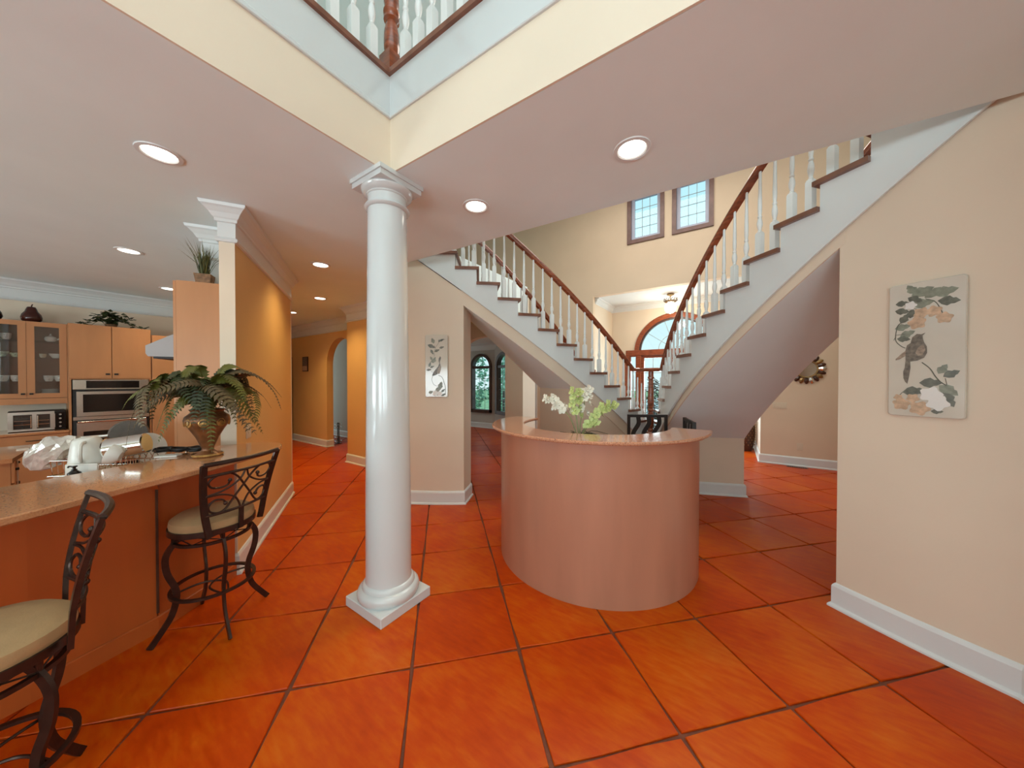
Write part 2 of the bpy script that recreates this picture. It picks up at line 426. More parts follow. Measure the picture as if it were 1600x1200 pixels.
# ---- edge of the upper floor round the great room: painted band, white fascia, wooden nosing
bx_, by_ = -1.93, 1.39
def along_void(prof, name, mat):
    return struct(MB().sweep([(bx_, -4.75), (bx_, by_), (5.15, by_ + .055)], prof).build(name, mat))
along_void([(-.012, ZC), (-.0005, ZC), (-.0005, 3.335), (-.012, 3.335)], 'wall_balcony', 'cream')
along_void([(-.022, 3.335), (-.0005, 3.335), (-.0005, 3.57), (.06, 3.57), (.06, 3.612), (-.02, 3.612), (-.02, 3.365), (-.026, 3.358), (-.026, 3.34)], 'trim_balcony_fascia', 'gloss')
along_void([(-.042, 3.612), (.13, 3.612), (.13, 3.650), (-.032, 3.650), (-.044, 3.640)], 'trim_balcony_nosing', 'tread')

# ---- curved walls under the two stairs (each carries a bird panel)
for m, nm in ((None, 'wall_right'), (MXS, 'wall_left')):
    ps, pe = (232.2, 241.9) if m is None else (232.9, 243.2)
    mb = MB().arc(SC, 4.09, 4.485, ps, pe, 0, lambda a: zn(a) - .44, 14, mx=m)
    if m is not None: mb.prism([sp(4.485, ps, True), (-2.985, 3.41), sp(4.09, ps, True)], 0, zn(ps) - .58)
    struct(mb.build(nm, 'cream'))
struct(MB().box(1.235, 1.40, 1.50, 2.72, 0, ZC).build('wall_corner', 'cream'))
struct(MB().prism([(-3.53, 2.69), (-3.47, 2.74), (-3.50, 3.60), (-3.66, 3.60), (-3.66, 3.45)], 0, ZC).build('wall_hall_end', 'cream'))

# ---- great room shell behind the camera
struct(MB().box(-11.2, 5.4, -4.95, -4.72, 0, ZR).build('wall_south', 'cream'))
struct(MB().box(4.62, 4.8, -4.72, 1.45, 0, ZR).build('wall_east', 'cream'))
struct(MB().box(1.235, 4.62, 1.47, 1.62, 0, ZC).build('wall_northeast', 'cream'))
struct(MB().box(-5.2, -5.0, -4.72, 2.62, ZU, ZR).build('wall_upper_west', 'cream'))
struct(MB().box(-8.75, -5.0, 2.62, 2.8, ZU, ZR).build('wall_upper_north', 'cream'))
struct(MB().box(-8.75, -8.55, 2.8, 7.93, ZU, ZR).build('wall_upper_stair', 'cream'))
struct(MB().box(5.2, 5.4, 1.45, 8.1, 0, ZR).build('wall_far_right', 'cream'))
wi = 0
def plain_window(name, x0, x1, z0, z1, mtx):
    e = SE(name, mtx @ Vector((0, 0, 0)))
    mb = MB()
    for a in ((x0 - .1, x0, z0 - .1, z1 + .1), (x1, x1 + .1, z0 - .1, z1 + .1), (x0, x1, z1, z1 + .1), (x0, x1, z0 - .1, z0)):
        mb.box(a[0], a[1], 0, .06, a[2], a[3], mat=mtx)
    mb.build('window_frame', 'white', e, world=True)
    MB().box(x0, x1, .01, .02, z0, z1, mat=mtx).build('pane', 'glass', e, world=True)
for i, x in enumerate((-.6, 1.6, 3.6)):
    plain_window('window_%d' % (i + 11), x - .82, x + .82, .6, 2.92, Tr(0, -4.715, 0))
    plain_window('window_%d' % (i + 14), x - .82, x + .82, 3.7, 5.5, Tr(0, -4.715, 0))
plain_window('window_17', -5.85, -3.35, .8, 2.4, Tr(0, -4.715, 0))
plain_window('window_18', -1.15, 1.15, .9, 4.3, Tr(4.615, -1.6, 0) @ Rz(PI / 2))

# ---- stair hall front wall with the two high windows, the entry recess behind it
YF = 7.93
fw_ = MB()
fw_.box(-5.3, -2.9, YF, YF + .15, 0, 2.98); fw_.box(-8.75, -2.9, YF, YF + .15, 2.98, ZR)
fw_.box(.46, 5.2, YF, YF + .15, 0, ZR)
fw_.box(-2.9, .46, YF, YF + .15, 3.68, 4.77)
WU = ((-2.07, -1.27), (-1.115, -.335)); WZ = (4.77, 5.95)
for a, b in ((-2.9, -2.07), (-1.27, -1.115), (-.335, .46)): fw_.box(a, b, YF, YF + .15, 4.77, ZR)
for a, b in WU: fw_.box(a, b, YF, YF + .15, WZ[1], ZR)
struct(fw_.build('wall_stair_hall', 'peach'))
for q, (a, b) in enumerate(WU):
    e = SE('window_%d' % (q + 1), ((a + b) / 2, YF, WZ[0]))
    mb = MB(); w = .085
    for (x0, x1, z0, z1) in ((a, a + w, *WZ), (b - w, b, *WZ), (a + w, b - w, WZ[0], WZ[0] + w), (a + w, b - w, WZ[1] - w, WZ[1])):
        mb.box(x0, x1, YF - .03, YF + .15, z0, z1)
    mb.build('window_casing', 'casing', e, world=True)
    mb = MB(); c = a + w; d = b - w; g = WZ[0] + w; h = WZ[1] - w; w = .07
    for (x0, x1, z0, z1) in ((c, c + w, g, h), (d - w, d, g, h), (c + w, d - w, g, g + w), (c + w, d - w, h - w, h)):
        mb.box(x0, x1, YF + .05, YF + .11, z0, z1)
    mb.build('window_sash', 'sash', e, world=True)
    c += w; d -= w; g += w; h -= w
    MB().box(c, d, YF + .08, YF + .086, g, h).build('pane', 'glass', e, world=True)
    for t in (1 / 3, 2 / 3):
        x = c + (d - c) * t
        MB().box(x - .005, x + .005, YF + .07, YF + .078, g, h).build('grille_bar', 'lead', e, world=True)
    for t in (.25, .5, .75):
        z = g + (h - g) * t
        MB().box(c, d, YF + .07, YF + .078, z - .005, z + .005).build('grille_bar', 'lead', e, world=True)
struct(MB().box(-3.05, -2.9, YF + .15, 9.5, 0, 3.68).build('wall_entry_left', 'cream'))
struct(MB().box(.46, .61, YF + .15, 9.5, 0, 3.68).build('wall_entry_right', 'cream'))

def spandrel(mb, x0, x1, cx, hw, zs, rise, z1, y0, y1, mat=None, n=20, mi=0):
    # wall above an arched opening of half width hw centred at cx, springing at zs, between x0 and x1 up to z1
    if x0 < cx - hw: mb.box(x0, cx - hw, y0, y1, zs, z1, mi, mat)
    if x1 > cx + hw: mb.box(cx + hw, x1, y0, y1, zs, z1, mi, mat)
    for i in range(n):
        a, b = PI - PI * i / n, PI - PI * (i + 1) / n
        xa, xb = cx + hw * cos(a), cx + hw * cos(b); za, zb = zs + rise * sin(a), zs + rise * sin(b)
        v = [(xa, y0, za), (xb, y0, zb), (xb, y0, z1), (xa, y0, z1), (xa, y1, za), (xb, y1, zb), (xb, y1, z1), (xa, y1, z1)]
        if mat is not None: v = [mat @ Vector(q) for q in v]
        mb.add(v, [(0, 1, 2, 3), (7, 6, 5, 4), (0, 4, 5, 1), (3, 2, 6, 7)], mi)
def arch_ring(mb, cx, hw, zs, rise, w, y0, y1, mat=None, n=20, mi=0, half=1.0):
    for i in range(n):
        a, b = PI - PI * i / n, PI - PI * (i + 1) / n
        v = []
        for y in (y0, y1):
            for an, k in ((a, 0), (b, 0), (b, w), (a, w)):
                v.append((cx + (hw + k) * cos(an), y, zs + (rise + k) * sin(an)))
        if mat is not None: v = [mat @ Vector(q) for q in v]
        mb.add(v, [(0, 1, 2, 3), (7, 6, 5, 4), (0, 4, 5, 1), (3, 2, 6, 7), (0, 3, 7, 4), (1, 5, 6, 2)], mi)
def arch_pane(mb, cx, hw, zs, rise, y0, y1, mat=None, n=20):
    pts = [(cx + hw * cos(PI * i / n), zs + rise * sin(PI * i / n)) for i in range(n + 1)]
    v = [(p[0], y0, p[1]) for p in pts] + [(p[0], y1, p[1]) for p in pts]
    if mat is not None: v = [mat @ Vector(q) for q in v]
    m = n + 1
    mb.add(v, [list(range(m)), list(range(2 * m - 1, m - 1, -1))] + [(i, m + i, m + (i + 1) % m, (i + 1) % m) for i in range(m)])

YD = 9.5; DX = -1.25
mb = MB().box(-3.05, -2.50, YD, YD + .16, 0, 2.42).box(.0, .61, YD, YD + .16, 0, 2.42)
spandrel(mb, -3.05, .61, DX, 1.0, 2.42, .96, 3.85, YD, YD + .16)
struct(mb.build('wall_entry_front', 'cream'))
# entrance door: arched fanlight over glazed double doors and sidelights
e = SE('door_1', (DX, YD, 0))
mb = MB(); arch_ring(mb, DX, .90, 2.36, .88, .12, YD - .04, YD + .10, n=24); mb.build('fanlight_casing', 'wood', e, world=True)
mb = MB(); arch_ring(mb, DX, .86, 2.36, .84, .03, YD - .01, YD + .08, n=24); mb.build('fanlight_sash', 'darkwood', e, world=True)
mb = MB(); arch_pane(mb, DX, .87, 2.40, .82, YD + .04, YD + .046); mb.build('fanlight_pane', 'glass', e, world=True)
mb = MB(); arch_ring(mb, DX, .40, 2.40, .40, .012, YD + .03, YD + .04, n=16)
for an in (36, 72, 108, 144): mb.tube([(DX + .05 * cos(R(an)), YD + .035, 2.4 + .05 * sin(R(an))), (DX + .86 * cos(R(an)), YD + .035, 2.4 + .83 * sin(R(an)))], .006, 4)
mb.build('fanlight_grille', 'lead', e, world=True)
MB().bbox(-2.50, 0.0, YD - .05, YD + .12, 2.27, 2.42).build('door_header', 'wood', e, world=True)
for x in (-2.52, -2.21, -.41, -.06): MB().bbox(x, x + .12, YD - .05, YD + .12, 0, 2.27).build('door_post', 'wood', e, world=True)
def glazed(name, x0, x1, z0, z1, nx, nz, stile, par, wood):
    lf = MB()
    for (a, b, c, d) in ((x0, x0 + stile, z0, z1), (x1 - stile, x1, z0, z1), (x0 + stile, x1 - stile, z1 - stile, z1), (x0 + stile, x1 - stile, z0, z0 + stile * 2.2)):
        lf.box(a, b, YD, YD + .05, c, d)
    o = lf.build(name, wood, par, world=True)
    a, b, c, d = x0 + stile, x1 - stile, z0 + stile * 2.2, z1 - stile
    MB().box(a, b, YD + .02, YD + .026, c, d).build('pane', 'glass', o, world=True)
    for i in range(1, nx): x = a + (b - a) * i / nx; MB().box(x - .006, x + .006, YD + .01, YD + .018, c, d).build('grille_bar', 'lead', o, world=True)
    for i in range(1, nz): z = c + (d - c) * i / nz; MB().box(a, b, YD + .01, YD + .018, z - .006, z + .006).build('grille_bar', 'lead', o, world=True)
    return o
glazed('sidelight', -2.40, -2.21, 0, 2.27, 1, 5, .03, e, 'wood'); glazed('sidelight', -.29, -.06, 0, 2.27, 1, 5, .03, e, 'wood')
glazed('door_leaf', -2.09, -1.255, 0, 2.27, 3, 5, .075, e, 'wood'); glazed('door_leaf', -1.245, -.41, 0, 2.27, 3, 5, .075, e, 'wood')

# ---- dining room beyond the left passage: arched opening, window bay
mb = MB().box(-10.5, -5.70, 6.0, 6.15, 0, ZU).box(-3.9, -3.7, 6.0, 6.15, 0, 2.1)
spandrel(mb, -5.70, -3.7, -4.8, .9, 2.1, .52, ZU, 6.0, 6.15)
struct(mb.build('wall_dining_arch', 'cream'))
struct(MB().box(-3.88, -3.45, 5.50, 5.99, 0, 2.9).build('wall_passage_pier', 'cream'))
YW = 8.5
def arched_window(idx, mtx, x0, x1, z0, zs, parent_wall_name, wl, wh):
    cx, hw = (x0 + x1) / 2, (x1 - x0) / 2
    mb = MB().box(wl[0], x0, 0, .15, 0, wh, mat=mtx).box(x1, wl[1], 0, .15, 0, wh, mat=mtx).box(x0, x1, 0, .15, 0, z0, mat=mtx)
    spandrel(mb, x0, x1, cx, hw, zs, hw, wh, 0, .15, mtx)
    struct(mb.build(parent_wall_name, 'greywall'))
    e = SE('window_%d' % idx, mtx @ Vector((cx, 0, z0)))
    mb = MB(); w = .07
    mb.box(x0 - .02, x0 + w, -.05, .12, z0, zs, mat=mtx).box(x1 - w, x1 + .02, -.05, .12, z0, zs, mat=mtx).box(x0 - .02, x1 + .02, -.05, .12, z0 - .03, z0 + .08, mat=mtx)
    arch_ring(mb, cx, hw - w, zs, hw - w, w + .02, -.05, .12, mtx)
    mb.box(x0 + w, x1 - w, -.02, .10, zs - .04, zs + .04, mat=mtx)
    mb.build('window_frame', 'darkwood', e, world=True)
    a, b, c, d = x0 + w, x1 - w, z0 + .08, zs - .04
    MB().box(a, b, .05, .056, c, d, mat=mtx).build('pane', 'glass', e, world=True)
    mb = MB(); arch_pane(mb, cx, hw - w, zs + .04, hw - w - .04, .05, .056, mtx); mb.build('pane', 'glass', e, world=True)
    for t in (.33, .66): MB().box(a + (b - a) * t - .006, a + (b - a) * t + .006, .04, .048, c, d, mat=mtx).build('grille_bar', 'lead', e, world=True)
    for t in (.25, .5, .75): MB().box(a, b, .04, .048, c + (d - c) * t - .006, c + (d - c) * t + .006, mat=mtx).build('grille_bar', 'lead', e, world=True)
    MB().box(cx - .006, cx + .006, .04, .048, zs + .04, zs + hw - w, mat=mtx).build('grille_bar', 'lead', e, world=True)
arched_window(3, Tr(-7.40, YW, 0), 0, .86, .53, 2.02, 'wall_dining_front', (-3.1, .98), 2.78)
arched_window(4, Tr(-6.42, YW, 0) @ Rz(R(-24)), .14, 1.0, .53, 2.02, 'wall_dining_bay', (0, 1.25), 2.78)
struct(MB().box(-5.28, -5.15, 8.0, 8.9, 0, 2.98).build('wall_dining_side', 'greywall'))

# ---- hall on the left
HO = Vector((-3.36, .95)); HD = Vector((-.845, .535)); HN = Vector((-.535, -.845))   # along the hall wall, into the kitchen
def hp(a, t): q = HO + HD * a + HN * t; return (q.x, q.y)
HL = 2.07
struct(MB().prism([hp(0, 0), hp(0, .10), hp(HL, .10), hp(HL, 0)], 0, ZC).build('wall_hall', 'tan'))
struct(MB().prism([hp(-.004, -.001), hp(-.004, .101), hp(.003, .101), hp(.003, -.001)], 0, ZC - .01).build('wall_hall_cap', 'cream'))
struct(MB().prism([hp(.56, .10), hp(.56, .40), hp(1.3, .40), hp(1.3, .10)], 2.47, ZC).build('wall_cabinet_soffit', 'white'))
struct(MB().prism([(-5.10, 2.06), (-5.05, 1.97), (-8.25, 2.35), (-8.25, 2.45)], 0, ZC).build('wall_kitchen_north', 'cream'))
struct(MB().box(-6.17, -3.62, 3.45, 3.62, 0, ZC).build('wall_hall_right', 'tan'))
mb = MB().box(-6.17, -6.02, 3.62, 5.0, 0, ZC).box(-9.9, -7.95, 3.95, 4.10, 0, 1.95).box(-6.75, -6.17, 3.95, 4.10, 0, 1.95)
spandrel(mb, -9.9, -6.17, -7.35, .6, 1.95, .6, ZC, 3.95, 4.10)
struct(mb.build('wall_hall_arch', 'tan'))
struct(MB().box(-9.9, -6.17, 4.95, 5.1, 0, ZC).build('wall_hall_niche', 'greywall'))
struct(MB().box(-9.95, -9.75, 1.0, 3.95, 0, ZC).build('wall_hall_far', 'tan'))
e = SE('door_2', (-9.74, 3.45, 0))
MB().bbox(-9.75, -9.70, 3.02, 3.93, 0, 2.2).build('door_leaf', 'darkwood', e, world=True)
# kitchen
struct(MB().box(-8.45, -8.25, -4.72, 2.45, 0, ZC).build('wall_kitchen', 'cream'))

# ---- crown mouldings, friezes, baseboards
CROWN = [(0, 2.695), (.018, 2.70), (.026, 2.715), (.018, 2.73), (.008, 2.735), (.008, 2.85), (.022, 2.855), (.024, 2.875), (.034, 2.885), (.050, 2.915), (.078, 2.945), (.092, 2.955), (.098, 2.978), (0, 2.978)]
def crown(name, path): struct(MB().sweep(path, CROWN).build(name, 'white'))
crown('trim_1', [hp(HL, 0), hp(0, 0), hp(0, .10), hp(.46, .10)])
crown('trim_2', [hp(.56, .21), hp(.56, .40), hp(1.28, .40)])
crown('trim_3', [(-8.25, -4.6), (-8.25, 2.3)][::-1])
crown('trim_4', [(-3.62, 3.45), (-6.17, 3.45), (-6.17, 3.95)])
crown('trim_5', [(-6.17, 3.95), (-9.75, 3.95)])
def crown_small(name, path, top, h=.13, w=.10):
    struct(MB().sweep(path, [(0, top - h), (.012, top - h), (.016, top - h + .02), (.03, top - h + .035), (.06, top - .035), (w - .01, top - .02), (w, top), (0, top)]).build(name, 'white'))
crown_small('trim_6', [(.46, 8.08), (.46, 9.5), (-2.9, 9.5), (-2.9, 8.08)], 3.68, .15, .11)
crown_small('trim_7', [(-5.3, YW - .0), (-6.42, YW), (-10.4, YW)], 2.78, .2, .14)
BASE = [(0, 0), (.034, 0), (.034, .012), (.028, .022), (.018, .026), (.018, .145), (.014, .155), (.008, .165), (0, .17)]
def base(name, path): struct(MB().sweep(path, BASE).build(name, 'white'))
def spts(r, a0, a1, n, m): return [sp(r, a0 + (a1 - a0) * i / n, m) for i in range(n + 1)]
# travel keeps the room on the left
base('baseboard_right', [(1.235, 1.64), (1.235, 2.70)][::1] + spts(4.485, 241.4, 232.2, 8, False) + [sp(4.09, 232.2)])
base('baseboard_left', ([(-3.60, 3.40)] + spts(4.485, 243.0, 232.9, 8, True) + [(-2.985, 3.41)])[::-1])
base('baseboard_hall', [hp(HL, 0), hp(0, 0), hp(0, .10), hp(.12, .10)])
base('baseboard_hall_right', [(-3.65, 3.45), (-6.17, 3.45), (-6.17, 3.95), (-6.75, 3.95), (-6.75, 4.10)])
base('baseboard_hall_arch', [(-7.95, 4.10), (-7.95, 3.95), (-9.70, 3.95)])
base('baseboard_niche', [(-6.2, 4.95), (-9.7, 4.95)])
base('baseboard_mirror', [(5.1, YF), (.46, YF), (.46, 9.5), (.0, 9.5)])
base('baseboard_entry', [(-2.5, 9.5), (-2.9, 9.5), (-2.9, YF), (-5.28, YF)])
base('baseboard_dining', [(-5.3, YW - .46), (-6.42, YW), (-10.4, YW)])
base('baseboard_stub', [(2.6, 6.98), (1.52, 6.98), (1.52, 7.12), (2.6, 7.12)])
struct(MB().box(1.53, 2.6, 6.99, 7.11, 0, 2.9).build('wall_stub', 'cream'))
struct(MB().box(-4.85, -4.50, YF - .03, YF, .17, 2.3).build('wall_lit_strip', 'white'))  # white strip painting in the stretch of wall lit from the entrance

# ---- outside
struct(MB().box(-40, 30, 9.75, 60, -.5, -.3).build('ground_lawn', 'lawn'))
struct(MB().box(-6.5, 30, 9.75, 60, -.3, -.2).build('ground_paving', 'paving'))
# ================================================================== COLUMN
t = T('column', 'tall round glossy white column on a square plinth under the balcony corner', 'column', (-2.04, 1.44, 0))
MB().bbox(-.205, .205, -.205, .205, 0, .068, .004).build('plinth', 'gloss', t)
MB().lathe([(.20, .068), (.208, .085), (.210, .105), (.204, .125), (.190, .137), (.178, .140), (.176, .158), (.168, .170), (.158, .176)], 40).build('base_moulding', 'gloss', t)
sh = [(.158, .17)] + [(.154 - .0235 * max(0, (i - 5)) / 25 ** 1.0 * (1 if i < 30 else 1), .2 + i * 2.57 / 30) for i in range(31)] + [(.131, 2.78)]
MB().lathe(sh, 48).build('shaft', 'gloss', t)
MB().lathe([(.131, 2.772), (.146, 2.778), (.152, 2.788), (.146, 2.80), (.133, 2.806)], 40).build('collar', 'gloss', t)
MB().lathe([(.130, 2.80), (.130, 2.862), (.137, 2.867), (.137, 2.875), (.148, 2.88), (.166, 2.892), (.172, 2.91), (.168, 2.918)], 40).build('echinus', 'gloss', t)
MB().box(-.165, .165, -.165, .165, 2.918, 2.952).box(-.175, .175, -.175, .175, 2.952, 2.98).build('abacus', 'gloss', t)

# ================================================================== BALUSTERS
def baluster_mesh(h, name='baluster', fat=1.0):
    mb = MB(); w = .0235 * fat; b = h * .30
    k = 2 ** .5
    mb.lathe([(w * k, 0), (w * k, b * .93), (w * .72 * k, b)], 4, a0=PI / 4, smooth=False)
    f = lambda z: b + (h - b) * z
    mb.lathe([(.011 * fat, f(0)), (.017 * fat, f(.012)), (.012 * fat, f(.03)), (.016 * fat, f(.06)), (.0215 * fat, f(.11)), (.022 * fat, f(.14)), (.018 * fat, f(.19)), (.0125 * fat, f(.225)), (.017 * fat, f(.24)), (.017 * fat, f(.255)), (.012 * fat, f(.27)), (.0155 * fat, f(.32)), (.0165 * fat, f(.4)), (.0125 * fat, f(.75)), (.0105 * fat, f(1.0))], 10)
    return mb.mesh(name, 'balwhite')
def rail_sect(w, h): return [(-w * .62, -h), (w * .62, -h), (w * .75, -h * .35), (w, h * .1), (w * .95, h * .55), (w * .6, h * .92), (0, h), (-w * .6, h * .92), (-w * .95, h * .55), (-w, h * .1), (-w * .75, -h * .35)]

# ================================================================== STAIRCASES
def rh(ph): return min(.80, max(.62, .625 + (ph - 200) / 24 * .165))
K0, K1 = 4, 18
def staircase(mir, label):
    m = MXS if mir else None
    bx, by = sp(4.0, 205, mir)
    t = T('curved_staircase', label, 'staircase', (bx, by, 0))
    wb, sb = (.42, .60) if mir else (.50, .60)
    # treads and risers share one mesh each: modelled round the curve's centre, then turned and lifted
    cen = (MXS - SC[0], SC[1]) if mir else SC
    tm = MB().arc((0, 0), RI - .03, RO + .032, -.42, DPH, -.034, 0, 5, mx=0 if mir else None).mesh('tread', 'tread')
    rm = MB().arc((0, 0), RI, RO - .005, 0, .3, -RISE, -.034, 1, mx=0 if mir else None).mesh('riser', 'white')
    hb = [baluster_mesh(.70 + .028), baluster_mesh(.70 + .122)]
    for k in range(K0, K1 + 1):
        a = R(phk(k)); rz = -a if mir else a
        put('tread', tm, t, True, (cen[0], cen[1], k * RISE), (0, 0, rz))
        put('riser', rm, t, True, (cen[0], cen[1], k * RISE), (0, 0, rz))
        for side, rr in ((0, RO - .06), (1, RI + .06)):
            for j, da in enumerate((.5, 2.2)):
                ph = phk(k) + da
                if k == K0 and j == 0: continue
                hgt = zn(ph) + rh(ph) - .055 - k * RISE
                x, y = sp(rr, ph, mir)
                base_h = (.728, .822)[j]
                put('baluster', hb[j], t, True, (x, y, k * RISE), (0, 0, rz), (1, 1, hgt / base_h))
    # outer stringer: white saw-tooth board, its moulding, painted band below, then the sloping soffit
    a0, a1 = phk(K0), phk(K1 + 1)
    mb = MB()
    for k in range(K0, K1 + 1):
        p0 = phk(k)
        mb.arc(SC, RO - .04, RO, p0, p0 + DPH, lambda a: max(0, zn(a) - wb), k * RISE - .034, 3, mx=m)
    mb.build('stringer', 'white', t, True)
    MB().arc(SC, RO - .005, RO + .014, a0, a1, lambda a: max(0, zn(a) - wb - .012), lambda a: max(.012, zn(a) - wb + .018), 44, mx=m).build('stringer_moulding', 'white', t, True)
    MB().arc(SC, RO - .03, RO - .0135, a0, 233.4 if mir else 232.6, lambda a: max(0, zn(a) - sb), lambda a: max(.012, zn(a) - wb), 30, mx=m).build('stringer_band', 'cream', t, True)
    mb = MB()
    for k in range(K0, K1 + 1):
        p0 = phk(k)
        mb.arc(SC, RI, RI + .04, p0, p0 + DPH, lambda a: max(0, zn(a) - sb), k * RISE - .034, 3, mx=m)
    mb.build('inner_stringer', 'white', t, True)
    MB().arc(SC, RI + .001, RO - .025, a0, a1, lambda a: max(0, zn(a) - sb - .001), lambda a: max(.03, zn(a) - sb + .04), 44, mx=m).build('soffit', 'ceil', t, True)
    # the lowest part is closed off by a cross wall with a baseboard
    aw = 213.4 if mir else 201.3
    MB().arc(SC, RI + .005, RO - .02, a0, aw, 0, lambda a: max(.02, zn(a) - sb + .01), 8, mx=m).build('closet_wall', 'cream', t, True)
    path = [sp(RI, aw - 8, mir), sp(RI, aw, mir), sp(RO - .02, aw, mir)]
    MB().sweep(path[::-1] if mir else path, BASE).build('closet_baseboard', 'white', t, True)
    # handrails
    for rr, nm in ((RO - .06, 'handrail'), (RI + .06, 'handrail')):
        ps = 195.2 if rr > 4 else 193.0
        pts = []
        for i in range(46):
            ph = ps + (phk(K1 + 1) + 1 - ps) * i / 45
            z = zn(ph) + rh(ph) - .035
            if ph < 200: z = max(z, 1.755)
            pts.append((*sp(rr, ph, mir), z))
        MB().tube(pts, 1.0, sect=rail_sect(.036, .03)).build(nm, 'wood', t, True)
    return t
staircase(True, 'curved white staircase with wooden treads rising to the left, behind the column')
staircase(False, 'curved white staircase with wooden treads rising to the right, above the round mirror')

# shared lower steps facing the entrance, and the newel where the two rails meet
t = T('entry_steps', 'low wide wooden steps at the foot of both staircases, facing the front door', 'steps', (-1.095, 6.2, 0))
for k in (1, 2, 3):
    y1 = 6.72 - (k - 1) * .27
    MB().box(-2.2, .01, 5.56, y1 - .03, (k - 1) * RISE, k * RISE - .034).build('riser', 'white', t, True)
    MB().bbox(-2.23, .04, 5.54, y1, k * RISE - .034, k * RISE, .008).build('tread', 'tread', t, True)
t = T('newel_post', 'turned reddish wooden newel post where the two stair handrails meet', 'newel post', (-1.095, 5.66, 3 * RISE))
NP = [(.042, 0), (.042, .02), (.05, .03), (.05, .05), (.036, .07), (.045, .12), (.052, .2), (.048, .28), (.034, .34), (.05, .355), (.05, .375), (.034, .39), (.046, .43), (.050, .50), (.040, .72), (.034, .86), (.05, .875), (.05, .90), (.04, .91), (.04, 1.16)]
MB().lathe([(.062 * 1.3, 0), (.062 * 1.3, .17), (.05, .19)], 4, a0=PI / 4, smooth=False).lathe([(r, z + .17) for r, z in NP if z + .17 < 1.17] + [(.04, 1.175)], 16).build('post', 'wood', t)
pl = sp(RO - .06, 195.2, True); pr_ = sp(RO - .06, 195.2, False)
MB().tube([(pl[0] - .01, pl[1] - .01, 1.755), (pl[0] + .05, pl[1] + .06, 1.755), (-1.095, pl[1] + .08, 1.755), (pr_[0] - .05, pr_[1] + .06, 1.755), (pr_[0] + .01, pr_[1] - .01, 1.755)], 1.0, sect=rail_sect(.036, .03)).build('connecting_rail', 'wood', t, True)

# ================================================================== BALCONY RAILING
t = T('balcony_railing', 'white baluster railing with wooden newel along the upper floor edge', 'railing', (-1.97, 1.43, 3.65))
bm_ = baluster_mesh(.86, fat=1.12)
for i in range(20): put('baluster', bm_, t, True, (-1.97, 1.28 - i * .127, 3.65))
for i in range(24): put('baluster', bm_, t, True, (-1.82 + i * .127, 1.43 + (i * .127) * .008, 3.65))
MB().lathe([(.058 * 1.414, 0), (.058 * 1.414, .17), (.045, .2)], 4, a0=PI / 4, smooth=False).lathe([(.04, .19), (.05, .215), (.052, .26), (.05, .33), (.036, .40), (.052, .415), (.052, .43), (.04, .44), (.054, .46), (.054, .475), (.042, .49), (.05, .53), (.05, .66), (.036, .84), (.06, .87), (.06, .97)], 20).build('newel', 'wood', t)
MB().tube([(-1.97, -1.25, 4.54), (-1.97, 1.43, 4.54)], 1.0, sect=rail_sect(.034, .028)).build('handrail', 'wood', t, True)
MB().tube([(-1.97, 1.43, 4.54), (1.25, 1.46, 4.54)], 1.0, sect=rail_sect(.034, .028)).build('handrail', 'wood', t, True)

# ================================================================== RECEPTION BAR (half round)
BC = (-1.09, 3.0)
t = T('round_bar', 'half round salmon bar with a granite top in front of the stairs', 'bar counter', (BC[0], BC[1], 0))
def uring(r0, r1, ext, z0, z1, n=40, rnd=0.0):
    out = [(-r1, ext)] + [(r1 * cos(PI + PI * i / n), r1 * sin(PI + PI * i / n)) for i in range(n + 1)] + [(r1, ext)]
    inn = [(r0, ext)] + [(r0 * cos(PI + PI * i / n), r0 * sin(PI + PI * i / n)) for i in range(n, -1, -1)] + [(-r0, ext)]
    return out, inn
def ringmb(r0, r1, ext, z0, z1, n=48, bev=0.0, mi=0):
    o, i = uring(r0, r1, ext, z0, z1, n)
    i = i[::-1]; N = len(o); mb = MB()
    lv = [(0, z0)] if not bev else [(bev, z0), (0, z0 + bev)]
    lv += [(0, z1)] if not bev else [(0, z1 - bev), (bev, z1)]
    vs = []
    for (b, z) in lv:
        for k in range(N):
            d = Vector(o[k]) - Vector(i[k]); d.normalize()
            a = Vector(o[k]) - d * b; c = Vector(i[k]) + d * b
            vs += [(a.x, a.y, z), (c.x, c.y, z)]
    L = len(lv); fs = []
    for q in range(L - 1):
        for k in range(N - 1):
            A = q * 2 * N + 2 * k; B = A + 2 * N
            fs += [(A, A + 2, B + 2, B), (A + 1, B + 1, B + 3, A + 3)]
        A = q * 2 * N; B = A + 2 * N; fs += [(A, B, B + 1, A + 1)]
        A += 2 * (N - 1); B += 2 * (N - 1); fs += [(A, A + 1, B + 1, B)]
    for k in range(N - 1):
        A = 2 * k; fs.append((A, A + 1, A + 3, A + 2)); A += (L - 1) * 2 * N; fs.append((A, A + 2, A + 3, A + 1))
    return mb.add(vs, fs, mi, True)
o = ringmb(.80, .875, .02, 0, 1.152).build('bar_front', 'salmon', t)
o2 = ringmb(.655, .962, .10, 1.152, 1.178, bev=.008).build('granite_top', 'granite', t)
for q in (o, o2):
    md = q.modifiers.new('edge', 'EDGE_SPLIT'); md.split_angle = R(35)
ringmb(.36, .80, .0, .80, .835, bev=.006).build('inner_desk', 'salmon', t)
for a in (200, 250, 290, 340):
    MB().box(.37, .80, -.012, .012, 0, .80, mat=Rz(R(a))).build('desk_support', 'salmon', t)
